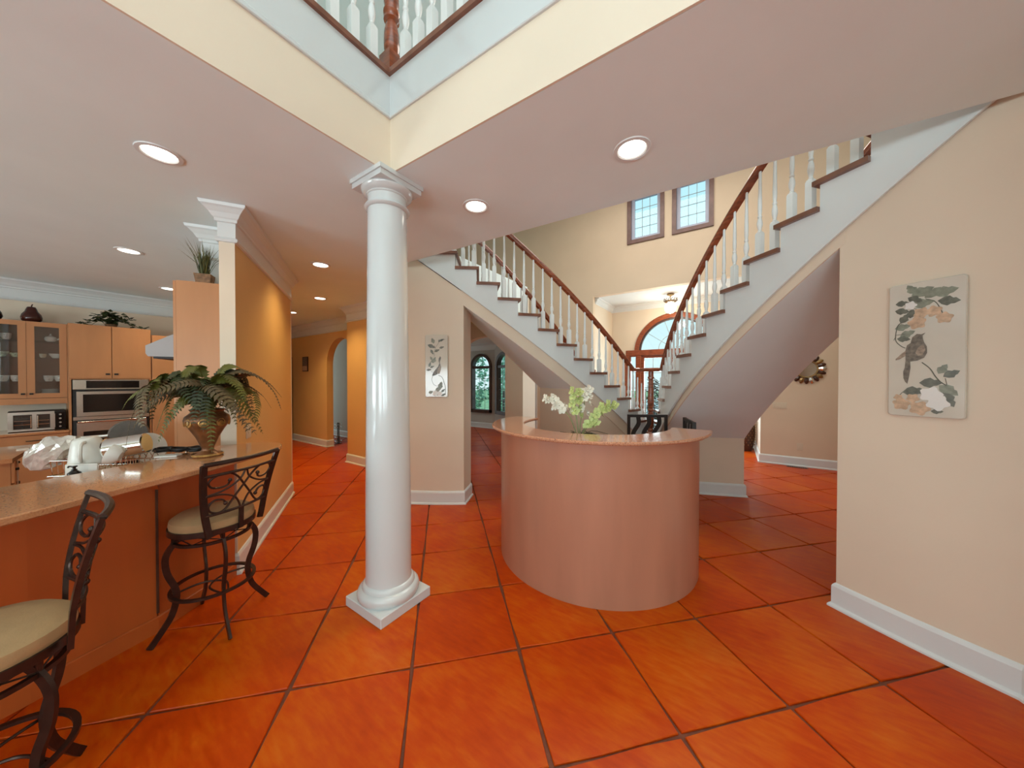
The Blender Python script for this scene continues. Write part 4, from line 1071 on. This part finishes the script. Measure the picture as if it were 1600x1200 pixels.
# white jug upside down
o = T('plastic_jug', 'white plastic jug drying upside down next to the foil', 'jug', at(142, 724, 2.15) )
MB().lathe([(.098, 0), (.10, .008), (.088, .06), (.07, .13), (.058, .165), (.045, .175), (.001, .176)], 28, mat=Matrix.Rotation(R(8), 4, 'X')).build('body', 'plastic', o)
MB().tube(crom([(.05, -.03, .15), (.11, -.05, .14), (.13, -.055, .08), (.095, -.05, .03)], 5), .01, 8).build('handle', 'plastic', o)
# frying pan standing behind
c = at(201, 678, 2.38)
fc = Vector((c.x, c.y, 0)).normalized(); az = math.atan2(-fc.y, -fc.x)
o = T('frying_pan', 'dark grey round frying pan standing upright behind the steel pot', 'pan', (c.x, c.y, c.z - .10))
MT['panmetal'] = M('pan_metal', (0.10, 0.085, 0.075), 0.45, metal=0.4, var=0.15, scale=20)
pm = Tr(0, 0, .10) @ Rz(az) @ Matrix.Rotation(R(80), 4, 'Y')
MB().lathe([(.001, .0), (.088, .0), (.10, -.03), (.103, -.03), (.092, .006), (.001, .006)], 36, mat=pm, caps=False).build('dish', 'panmetal', o)
MB().tube([pm @ Vector((0, -.098, -.02)), pm @ Vector((.0, -.2, -.035)), pm @ Vector((.0, -.27, -.03))], [.011, .012, .010], 8).build('handle', 'steel', o)
# steel pot on its side
c = at(200, 697, 2.16); dm = Rz(math.atan2(ex.y, ex.x) + R(15)) @ Matrix.Rotation(R(82), 4, 'Y')
o = T('steel_pot', 'shiny stainless steel pot lying on its side in the dish rack', 'pot', (c.x, c.y, c.z - .07))
pm = Tr(0, 0, .07) @ dm
MB().lathe([(.001, .09), (.062, .09), (.068, .084), (.068, -.095), (.072, -.098), (.066, -.095), (.064, .08), (.001, .082)], 32, mat=pm, caps=False).build('body', 'chrome', o)
MB().tube(crom([pm @ Vector((0, .066, -.04)), pm @ Vector((0, .10, -.045)), pm @ Vector((0, .10, .02)), pm @ Vector((0, .066, .015))], 4), .006, 6).build('handle', 'chrome', o)
# large white plate and small white bowl on edge
c = at(229, 700, 2.32)
pm = Rz(az + R(30)) @ Matrix.Rotation(R(78), 4, 'Y')
tag(MB().lathe([(.001, 0), (.06, 0), (.098, .012), (.104, .020), (.098, .020), (.06, .006), (.001, .005)], 36, mat=pm, caps=False).build('dinner_plate', 'china', loc=c), 'large white plate on edge at the right end of the dish rack', 'plate')
c = at(181, 712, 2.08); pm = Rz(math.atan2(ex.y, ex.x) + R(200)) @ Matrix.Rotation(R(70), 4, 'Y')
tag(MB().lathe([(.001, -.02), (.03, -.02), (.055, .005), (.064, .035), (.060, .035), (.05, .008), (.001, -.012)], 28, mat=pm, caps=False).build('small_bowl', 'china', loc=c), 'small white bowl leaning in front of the steel pot', 'bowl')
# white board, soap bottle, small dish
c = at(126, 750, 2.04); cm = Tr(c.x, c.y, .936) @ Rz(math.atan2(ex.y, ex.x))
tag(MB().bbox(-.085, .085, -.006, .006, 0, .125, .003, mat=cm).build('cutting_board', 'plastic'), 'white cutting board standing in front of the upturned jug', 'cutting board')
c = at(114, 745, 1.985)
o = T('soap_dispenser', 'small black soap dispenser in front of the white cutting board', 'soap dispenser', (c.x, c.y, .936))
MB().lathe([(.001, 0), (.026, 0), (.028, .01), (.028, .085), (.012, .10), (.012, .108), (.001, .108)], 16).build('bottle', 'black', o)
MB().lathe([(.007, .106), (.007, .118), (.013, .12), (.013, .128), (.001, .128)], 10).tube([(0, 0, .124), (-.024, -.018, .124), (-.028, -.022, .116)], .005, 6).build('pump', 'black', o)
c = at(69, 754, 2.02)
tag(MB().lathe([(.001, 0), (.03, 0), (.046, .018), (.042, .018), (.028, .006), (.001, .005)], 20, caps=False).build('soap_dish', 'china', loc=(c.x, c.y, .936)), 'small white soap dish at the left end of the bar, below the foil', 'soap dish')

# black cable heap beside the urn
o = T('cable_heap', 'heap of black cables on the breakfast bar beside the urn', 'cables', (*at(282, 706, 2.33).xy, 1.065))
rnd = random.Random(2)
for k in range(3):
    pts = []; cx0 = -.11 + .10 * k
    for i in range(40):
        a = i * .75; r = .045 + rnd.uniform(-.012, .012)
        q = Vector((cx0 + r * cos(a), r * sin(a) * .8, .010 + .0007 * i + rnd.uniform(0, .006)))
        pts.append(Rz(math.atan2(ex.y, ex.x)) @ q)
    MB().tube(crom(pts, 3), .0055, 6).build('cable_coil', 'blackmat', o)
tag(MB().bbox(-.06, .06, -.035, .035, 0, .012, .003, mat=Rz(math.atan2(ex.y, ex.x) + .2)).build('pale_tray', 'plastic', loc=(*at(262, 717, 2.22).xy, 1.065)), 'thin pale tray on the bar left of the cable heap', 'tray')

# ================================================================== BIRD PANELS
def bird_panel(label, mir, kind):
    ph = 237.25; x, y = sp(4.487, ph, mir); tanv = Vector((sin(R(ph)), -cos(R(ph)), 0))         # to the right seen from the great room
    if mir: tanv = Vector((sin(R(ph)), cos(R(ph)), 0)) * -1
    nrm = Vector((x - (MXS - SC[0] if mir else SC[0]), y - SC[1], 0)).normalized()
    rt = Vector((0, 0, 1)).cross(nrm).normalized()                                               # viewer's right when facing the wall
    rt = rt
    W_, H_ = .288, .788; z0 = 1.372
    fr = Matrix(((rt.x, nrm.x, 0, x + nrm.x * .003), (rt.y, nrm.y, 0, y + nrm.y * .003), (0, 0, 1, z0), (0, 0, 0, 1)))
    t = T('bird_panel', label, 'picture', (x, y, z0), 0, 'bird panels on the curved stair walls')
    r = .016; poly = []
    for (cx, cz, a0) in ((W_ / 2 - r, r, -90), (W_ / 2 - r, H_ - r, 0), (-W_ / 2 + r, H_ - r, 90), (-W_ / 2 + r, r, 180)):
        for q in range(5): a = R(a0 + q * 22.5); poly.append((cx + r * cos(a), cz + r * sin(a)))
    n = len(poly)
    vs = [fr @ Vector((p[0], .0, p[1])) for p in poly] + [fr @ Vector((p[0], .015, p[1])) for p in poly] + [fr @ Vector((p[0] * .975, .019, (p[1] - H_ / 2) * .99 + H_ / 2)) for p in poly]
    MB().add(vs, [list(range(n)), list(range(3 * n - 1, 2 * n - 1, -1))] + [(k * n + i, k * n + (i + 1) % n, k * n + n + (i + 1) % n, k * n + n + i) for k in range(2) for i in range(n)]).build('slab', 'panel', t, True)
    def uv(px, py):
        if kind == 'R':
            u = (px - 62) / 575; v = (py - (150 - 100 * u)) / ((1135 + 30 * u) - (150 - 100 * u))
        else:
            u = (px - 142) / 352; v = (py - 132) / 980
        return ((u - .5) * W_, (1 - v) * H_)
    d0 = [.0195]
    def flat(mb, pts):
        nm, mt = mb; mb = MB(); m = len(pts); d0[0] += .00006
        vs = [fr @ Vector((p[0], d0[0], p[1])) for p in pts] + [fr @ Vector((p[0], d0[0] + .0006, p[1])) for p in pts]
        mb.add(vs, [list(range(m)), list(range(2 * m - 1, m - 1, -1))] + [(i, m + i, m + (i + 1) % m, (i + 1) % m) for i in range(m)])
        mb.build(nm, mt, t, True)
    def leaf(mb, px, py, s, ang, w=.7):
        c = uv(px, py); a = R(ang); pts = []; s *= 1.22
        for (u, v) in ((-1, 0), (-.5, w * .75), (.0, w), (.35, w * .55), (.6, w * .62), (1.1, 0), (.6, -w * .55), (.3, -w * .6), (0, -w), (-.55, -w * .7)):
            pts.append((c[0] + s * (u * cos(a) - v * sin(a)), c[1] + s * (u * sin(a) + v * cos(a))))
        flat(mb, pts)
    def bloom(mb, px, py, s, k=6, ph0=0.0):
        c = uv(px, py); flat(mb, [(c[0] + s * 1.12 * (1 + .17 * cos(k * a_ / 24 * 2 * PI + ph0)) * cos(a_ / 24 * 2 * PI), c[1] + s * 1.12 * (1 + .17 * cos(k * a_ / 24 * 2 * PI + ph0)) * sin(a_ / 24 * 2 * PI)) for a_ in range(24)])
    def shape(mb, pts): flat(mb, [uv(*p) for p in pts])
    def line(mb, pts, r): MB().tube([fr @ Vector((q[0], .0197, q[1])) for q in crom([(*uv(*p), 0) for p in pts], 4)], r, 4).build(mb[0], mb[1], t, True)
    g, g2, pe, wh, br, b1, b2 = (('painted_leaf', 'artleaf'), ('painted_leaf', 'artleaf2'), ('painted_flower', 'artpeach'), ('painted_flower', 'artwhite'), ('painted_branch', 'artleaf2'), ('painted_bird', 'artbird'), ('painted_feathers', 'artbird2'))
    if kind == 'R':
        for (px, py, s, a) in ((245, 170, .026, 120), (325, 185, .036, 20), (400, 195, .030, 40), (490, 185, .036, 10), (330, 275, .034, 8), (175, 460, .026, 10), (215, 510, .026, 25), (480, 780, .024, 60), (520, 940, .034, -40)): leaf(g, px, py, s, a)
        for (px, py, s, a) in ((515, 255, .032, -10), (270, 245, .026, -30), (170, 278, .022, 0), (170, 338, .024, -15), (245, 355, .022, 80), (190, 395, .024, 60), (185, 550, .022, -10), (540, 815, .026, 30), (395, 885, .034, 0), (515, 1010, .036, -60), (270, 952, .036, 8), (445, 1105, .018, 0)): leaf(g2, px, py, s, a)
        for (px, py, s) in ((322, 348, .026), (415, 335, .026), (490, 385, .026), (290, 425, .030), (175, 1050, .030), (318, 1082, .034), (150, 1000, .016), (265, 1005, .022)): bloom(pe, px, py, s, 5, px * .1)
        bloom(wh, 400, 975, .036, 5); bloom(wh, 450, 1040, .036, 5, 1); bloom(wh, 240, 292, .020, 5)
        for pts, r in ((((350, 240), (420, 262), (455, 310), (475, 350)), .0018), (((220, 400), (150, 435), (128, 480), (122, 560), (160, 600), (200, 620)), .0020), (((122, 520), (170, 515), (215, 510)), .0014), (((105, 560), (125, 530)), .0014), (((330, 728), (390, 775), (430, 835), (470, 880), (510, 905)), .0024), (((500, 850), (512, 900)), .0016), (((140, 1010), (190, 955), (260, 945)), .0016), (((265, 315), (330, 325), (395, 335)), .0014)): line(br, pts, r)
        shape(b1, [(356, 500), (325, 512), (290, 510), (256, 535), (243, 580), (215, 598), (203, 640), (205, 715), (250, 722), (300, 714), (348, 692), (368, 655), (366, 605), (346, 575), (336, 545), (334, 522)])
        shape(b2, [(318, 602), (345, 598), (356, 630), (338, 668), (300, 676), (282, 655), (296, 620)])
        shape(b1, [(205, 715), (242, 718), (245, 770), (236, 830), (222, 895), (205, 880), (190, 850), (188, 800), (200, 770)])
        shape(b2, [(205, 640), (170, 665), (125, 705), (125, 715), (160, 705), (205, 680)])
    else:
        for (px, py, s, a) in ((265, 225, .030, 110), (380, 930, .040, 70), (345, 990, .034, 20), (230, 1035, .026, 20), (270, 545, .030, 10), (238, 500, .020, 120), (290, 510, .020, 60)): leaf(g, px, py, s, a)
        for (px, py, s, a) in ((240, 310, .042, -20), (250, 400, .030, -60), (325, 380, .030, 20), (215, 600, .028, 70), (250, 635, .024, 20), (200, 682, .026, 10), (420, 1010, .026, 40), (400, 330, .026, 15), (400, 215, .026, 25), (310, 1080, .02, 10), (425, 1075, .026, 30), (360, 225, .016, 80)): leaf(g2, px, py, s, a, .5)
        bloom(wh, 300, 1050, .030, 5); bloom(wh, 370, 1060, .026, 5, 1)
        for pts, r in ((((285, 470), (290, 400), (305, 330), (340, 280), (370, 235), (455, 200)), .0022), (((220, 680), (245, 715), (270, 722)), .0016), (((455, 1080), (458, 980), (440, 890), (405, 800), (350, 770)), .0040), (((265, 770), (245, 830), (262, 890), (285, 920), (330, 940)), .0022), (((300, 340), (290, 290)), .0016)): line(br, pts, r)
        shape(b1, [(375, 465), (355, 505), (352, 545), (362, 580), (345, 630), (310, 670), (275, 715), (250, 770), (262, 780), (310, 765), (350, 735), (375, 690), (392, 640), (380, 600), (372, 560), (385, 520), (392, 490)])
        shape(b2, [(380, 610), (352, 650), (330, 700), (335, 740), (365, 745), (382, 700), (390, 650)])
bird_panel('glazed panel painted with a perched bird and large flowers, on the right wall', False, 'R')
bird_panel('slim glazed panel painted with a bird on a branch, right of the column', True, 'L')

# ================================================================== MIRROR, PLATES, VENT, HALL OBJECTS
t = T('sunburst_mirror', 'round mirror framed with dark and gold petals under the right staircase', 'mirror', (1.12, YF - .02, 1.79))
mm = Tr(0, 0, 0) @ Matrix.Rotation(PI / 2, 4, 'X')
MB().lathe([(.001, .012), (.135, .012), (.14, .006), (.14, -.018)], 36, mat=mm, caps=False).build('mirror_glass', 'mirror', t)
MB().lathe([(.136, -.0), (.142, .02), (.156, .022), (.162, .012), (.162, -.018)], 36, mat=mm, caps=False).build('inner_rim', 'gold', t)
for i in range(20):
    a = 2 * PI * i / 20
    mb = MB(); d = Vector((cos(a), 0, sin(a))); s = Vector((-sin(a), 0, cos(a))); f = Vector((0, -1, 0))
    p = d * .155
    mb.add([p + s * .014, p - s * .014, d * .215 - s * .036 + f * .004, d * .262 - s * .02, d * .275, d * .262 + s * .02, d * .215 + s * .036 + f * .004, d * .215 + f * .022], [(0, 1, 7), (1, 2, 7), (2, 3, 7), (3, 4, 7), (4, 5, 7), (5, 6, 7), (6, 0, 7)])
    mb.build('petal', ('gold', 'darkwood')[i % 2] if i % 2 else 'mirror' if i % 4 == 0 else 'gold', t)
def plate(label, name, cat, mtx, w, h, n, mat='ivory'):
    t = T(name, label, cat, mtx @ Vector((0, 0, 0)))
    MB().bbox(-w / 2, w / 2, -.006, 0, -h / 2, h / 2, .002, mat=mtx).build('plate', mat, t, True)
    for i in range(n):
        x = -w / 2 + w * (i + .5) / n
        MB().bbox(x - .016, x + .016, -.010, -.006, -.032, .032, .0015, mat=mtx).build('rocker' if cat == 'light switch' else 'socket', mat, t, True)
plate('wide pale switch plate on the wall left below the round mirror', 'light_switch', 'light switch', Tr(.745, YF, 1.11), .21, .115, 4)
plate('pale wall outlet near the floor below the round mirror', 'wall_outlet', 'outlet', Tr(1.04, YF, .362), .085, .125, 1)
hm = Matrix(((-HD.x, HN.x, 0, hp(.28, 0)[0]), (-HD.y, HN.y, 0, hp(.28, 0)[1]), (0, 0, 1, 1.13), (0, 0, 0, 1)))
plate('pale switch plate on the hall wall right of the fern', 'light_switch', 'light switch', hm, .12, .125, 2)
plate('small grey outlet low on the wall seen through the hall arch', 'wall_outlet', 'outlet', Tr(-8.45, 4.95, .42), .08, .12, 1, 'plastic')
t = T('floor_vent', 'dark bronze floor vent beside the baseboard below the mirror', 'floor vent', (.99, 7.82, 0))
MB().box(-.15, .15, -.05, .05, 0, .004).build('frame', 'darkwood', t)
for i in range(9): MB().box(-.13 + i * .03, -.115 + i * .03, -.04, .04, .004, .007).build('slat', 'blackmat', t)

t = T('floor_vase', 'tall dark woven floor vase in the entry beyond the right staircase', 'vase', (.27, 9.05, 0))
MB().lathe([(.001, 0), (.10, 0), (.13, .1), (.165, .35), (.165, .5), (.13, .75), (.08, .9), (.06, .96), (.075, 1.0), (.055, 1.0), (.001, .95)], 24).build('body', 'darkwood', t)
wv = MB()
for i in range(14):
    for j in range(10):
        a = 2 * PI * (i + .5 * (j % 2)) / 14; z = .15 + j * .055; r = .14 + .028 * sin(PI * min(1, z / .85))
        wv.blob((r * cos(a), r * sin(a), z), .008, .008, .014, 5, 4)
wv.build('bead_pattern', 'gold', t)

t = T('hall_picture', 'small dark picture on the yellow hall wall left of the arch', 'picture', (-8.98, 3.945, 1.81))
MB().bbox(-.14, .14, -.02, 0, 0, .37, .003).build('frame', 'darkwood', t)
MB().box(-.12, .12, -.024, -.0205, .15, .35).build('image', 'artbird', t)
MB().box(-.12, .12, -.024, -.0205, .02, .14).build('image', 'artpeach', t)
t = T('metal_stand', 'small black metal stand with chrome rings in the hall arch', 'stand', (-8.22, 4.36, 0))
for x in (-.03, .03): MB().tube([(x, 0, 0), (x, 0, .52)], .011, 8).build('upright', 'black', t)
for z in (.06, .16, .40, .48): MB().lathe([(.075, -.006), (.085, 0), (.075, .006), (.068, 0), (.075, -.006)], 20, c=(0, 0, z), caps=False).build('ring', 'chrome', t)
MB().lathe([(.001, 0), (.08, 0), (.08, .01), (.001, .012)], 20).build('base', 'black', t)

# ================================================================== RECESSED LIGHTS
def downlight(x, y, label, power, col=(1.0, .80, .52), size=.085):
    t = T('recessed_light', label, 'ceiling light', (x, y, ZC), 0, 'recessed ceiling lights')
    MB().lathe([(size + .022, 0), (size + .020, -.006), (size, -.008), (size - .008, -.002), (size - .008, 0)], 32, caps=False).build('trim_ring', 'white', t)
    MB().lathe([(.001, -.003), (size - .01, -.003), (size - .01, -.001), (.001, -.001)], 28).build('lens', 'lamp', t)
    l = bpy.data.lights.new('lamp', 'SPOT'); l.energy = power; l.color = col; l.spot_size = R(125); l.spot_blend = .9; l.shadow_soft_size = .07
    o = bpy.data.objects.new('lamp', l); COL.objects.link(o); o.parent = t; o.location = (0, 0, -.02)
downlight(-2.93, .465, 'recessed ceiling light nearest the camera, above the breakfast bar', 14)
downlight(-.51, 2.05, 'recessed ceiling light in front of the right staircase', 16, (1, .80, .55))
downlight(-1.71, 2.02, 'recessed ceiling light right of the column', 34, (1, .74, .42))
downlight(-5.40, .62, 'recessed kitchen ceiling light above the island', 40)
downlight(-7.12, 1.21, 'recessed kitchen ceiling light beside the tall cabinet', 40)
downlight(-4.13, 1.99, 'first recessed light of the hall, nearest the column', 55, (1, .74, .36))
downlight(-5.82, 2.79, 'middle recessed light of the three in the hall', 90, (1, .72, .33))
downlight(-7.50, 3.04, 'farthest recessed light of the hall, half behind the wall', 110, (1, .72, .33))

t = T('chandelier', 'small crystal ball chandelier with a brass crown in the entry', 'chandelier', (-1.25, 8.72, 3.05))
MB().lathe([(.001, .63), (.085, .63), (.075, .60), (.03, .58), (.015, .565), (.001, .56)], 24).build('ceiling_rose', 'gold', t)
MB().tube([(0, 0, .57), (0, 0, .46)], .008, 8).build('stem', 'gold', t)
MB().lathe([(.12, .43), (.13, .44), (.13, .455), (.12, .46)], 28, caps=False).build('crown_band', 'gold', t)
for i in range(14):
    a = 2 * PI * i / 14
    MB().tube(crom([(.125 * cos(a), .125 * sin(a), .44), (.15 * cos(a), .15 * sin(a), .47), (.135 * cos(a + .15), .135 * sin(a + .15), .50), (.15 * cos(a + .25), .15 * sin(a + .25), .515)], 3), .006, 5).build('crown_prong', 'darkwood', t)
cr_ = MB()
rnd = random.Random(6)
for j in range(9):
    th = PI * (j + .5) / 9; nn = max(4, int(16 * sin(th)))
    for i in range(nn):
        a = 2 * PI * i / nn + j; r = .125
        cr_.blob((r * sin(th) * cos(a), r * sin(th) * sin(a), .30 - r * cos(th)), .017, .017, .022, 6, 4)
cr_.blob((0, 0, .30), .105, .105, .105, 16, 10)
cr_.build('crystal_ball', 'crystal', t)
l = bpy.data.lights.new('lamp', 'POINT'); l.energy = 45; l.color = (1, .86, .66); l.shadow_soft_size = .15
o = bpy.data.objects.new('lamp', l); COL.objects.link(o); o.parent = t; o.location = (0, 0, .12)

# ================================================================== FLOWERS ON THE BAR'S INNER DESK
fx, fy = cw((905 - 800) / FPX * 2.72, 2.72, 0).xy
fz = .835
t = T('orchid_arrangement', 'white and lime green orchids in a black vase on the round bar', 'flowers', (fx, fy, fz))
MB().lathe([(.001, 0), (.06, 0), (.085, .06), (.08, .16), (.06, .24), (.07, .27), (.06, .27), (.05, .23), (.001, .2)], 24).build('vase', 'black', t)
def blossom(mat):
    mb = MB()
    for i in range(6):
        a = 2 * PI * i / 6 + (.2 if i % 2 else 0); L = .046 if i % 2 == 0 else .040; w = .0155
        d = Vector((cos(a), sin(a), .2 if i % 2 else .42)).normalized(); s = Vector((-sin(a), cos(a), 0)); n = d.cross(s)
        mb.add([Vector((0, 0, 0)), d * L * .35 + s * w * .8, d * L * .75 + s * w * 1.05, d * L + n * -.004, d * L * .75 - s * w, d * L * .35 - s * w * .8, d * L * .55 - n * .006], [(0, 1, 6), (1, 2, 6), (2, 3, 6), (3, 4, 6), (4, 5, 6), (5, 0, 6)], 0, True)
    mb.blob((0, 0, .012), .008, .008, .014, 8, 5)
    return mb.mesh('blossom', mat)
bw, bg_ = blossom('petalw'), blossom('petalg')
sx3 = 2.72 / FPX
def stem_line(pts, meshes, nb, seed, spread=.03, start=.25):
    rnd = random.Random(seed)
    q = [Vector((0, 0, .24))] + [Rz(YAW) @ Vector(((px - 905) * sx3, dy, EYE - (py - 594.2) * sx3 - fz)) for (px, py, dy) in pts]
    c = crom(q, 6)
    MB().tube(c, .0042, 6).build('stem', 'stem', t)
    for i in range(nb):
        f = start + (1 - start) * i / (nb - 1); k = min(len(c) - 2, int(f * (len(c) - 1))); p = c[k]
        a = i * 2.2 + rnd.uniform(-.4, .4)
        off = Rz(YAW) @ Vector((cos(a) * spread, -abs(sin(a)) * spread * .9, rnd.uniform(-.008, .008)))
        d = (off + Vector((0, 0, .022)) + (Rz(YAW) @ Vector((0, -.018, 0)))).normalized()
        put('blossom', meshes, t, loc=p + off * .75, rot=d.to_track_quat('Z', 'Y').to_euler(), scale=(rnd.uniform(.85, 1.0),) * 3)
stem_line([(892, 655, 0), (880, 640, -.02), (866, 628, -.03), (857, 619, -.03)], bw, 12, 1, .052, .45)
stem_line([(902, 660, 0), (899, 640, 0), (900, 622, 0), (901, 608, -.01)], bg_, 11, 2, .05, .4)
stem_line([(908, 660, .02), (913, 640, .03), (915, 622, .03), (917, 607, .03)], bw, 10, 3, .05, .45)
stem_line([(917, 662, 0), (930, 648, 0), (944, 637, 0), (960, 630, .0)], bg_, 11, 4, .05, .4)
stem_line([(916, 668, -.02), (922, 662, -.02), (930, 657, -.02)], bg_, 6, 5, .036, .5)
mb = MB(); rnd = random.Random(9)
for i in range(46):
    a = rnd.uniform(0, 2 * PI); L = rnd.uniform(.12, .34)
    mb.tube(crom([(0, 0, .26), (L * .4 * cos(a), L * .4 * sin(a), .29 + rnd.uniform(0, .03)), (L * cos(a), L * sin(a), .24 + rnd.uniform(-.02, .07))], 3), .0022, 4)
mb.build('dark_grass', 'leaf2', t)

# ================================================================== BLACK CHAIRS BEHIND THE BAR
def chair(label, loc, rz):
    t = T('side_chair', label, 'chair', loc, rz, 'black chairs behind the round bar')
    H_ = 1.14
    for s in (-1, 1):
        MB().box(s * .235 - .016, s * .235 + .016, -.235, -.20, 0, H_).build('back_leg', 'blackmat', t)
        MB().box(s * .215 - .018, s * .215 + .018, .18, .216, 0, .47).build('front_leg', 'blackmat', t)
    MB().box(-.235, .235, -.23, -.205, H_ - .035, H_).build('top_rail', 'blackmat', t)
    MB().box(-.22, .22, -.23, -.205, .60, .64).build('lower_rail', 'blackmat', t)
    for x in (-.13, 0, .13):
        MB().tube(crom([(x, -.218, .64), (x - .05, -.218, .76), (x - .045, -.218, .90), (x + .02, -.218, 1.02), (x + .015, -.218, 1.11)], 5), 1.0, sect=[(-.006, -.026), (.006, -.026), (.006, .026), (-.006, .026)], up=(1, 0, 0)).build('slat', 'blackmat', t)
    MB().bbox(-.24, .24, -.21, .22, .45, .50, .012).build('seat', 'blackmat', t)
c = cw((1003 - 800) / FPX * 4.45, 4.45, 0)
chair('black wooden chair with curved slats behind the round bar, below the newel', (c.x, c.y, 0), YAW + R(-4))
c = cw((1044 - 800) / FPX * 3.75, 3.75, 0)
chair('black wooden chair whose top corner shows over the right bar end', (c.x, c.y, 0), R(107))

# ================================================================== DARK TREE BY THE ENTRANCE, SHRUBS OUTSIDE
c = cw((1021 - 800) / FPX * 8.3, 8.3, 0)
t = T('entry_plant', 'dark bushy potted plant seen through the stair gap by the front door', 'plant', (c.x, c.y, 0))
MB().lathe([(.001, 0), (.10, 0), (.12, .05), (.14, .3), (.15, .32), (.13, .32), (.001, .28)], 18).build('pot', 'darkwood', t)
MB().tube([(0, 0, .3), (.02, .01, .8), (-.01, 0, 1.1)], .02, 7).build('trunk', 'darkwood', t)
rnd = random.Random(12)
for k in range(3):
    mb = MB()
    for i in range(220):
        z = rnd.uniform(.45, 1.62); r = .17 * (1 - abs(z - 1.05) / .8) + .02
        a = rnd.uniform(0, 2 * PI); p = Vector((rnd.uniform(0, r) * cos(a), rnd.uniform(0, r) * sin(a), z))
        leaf_quad(mb, p, Vector((cos(a), sin(a), rnd.uniform(-.6, .6))), Vector((rnd.uniform(-.5, .5), rnd.uniform(-.5, .5), 1)), rnd.uniform(.07, .12), rnd.uniform(.02, .035))
    mb.build('foliage', 'leaf2', t)
def bush(label, x, y, rx, rz, seed, n=700):
    t = T('garden_shrub', label, 'shrub', (x, y, -.3), 0, 'shrubs outside the dining room windows')
    rnd = random.Random(seed); mb = MB()
    for i in range(n):
        a = rnd.uniform(0, 2 * PI); th = rnd.uniform(.05, 1) ; r = rnd.uniform(.6, 1) ** .4
        p = Vector((rx * r * math.sqrt(1 - (2 * th - 1) ** 2) * cos(a), rx * r * math.sqrt(1 - (2 * th - 1) ** 2) * sin(a), rz * (.5 + .5 * r * (2 * th - 1)) + .15))
        leaf_quad(mb, p, Vector((rnd.uniform(-1, 1), rnd.uniform(-1, 1), rnd.uniform(-.6, .6))), Vector((rnd.uniform(-1, 1), rnd.uniform(-1, 1), 1)), rnd.uniform(.16, .3), rnd.uniform(.05, .09))
    mb.build('foliage', 'bush', t)
    MB().tube([(0, 0, 0), (0, 0, rz * .5)], .05, 6).build('trunk', 'darkwood', t)
bush('tall green shrub outside the left arched window', -10.5, 12.0, .72, 3.6, 1)
bush('green shrub standing farther back between the arched windows', -9.6, 14.3, .7, 3.4, 2)
bush('green shrub outside the right arched window', -8.75, 12.3, .7, 2.8, 3)
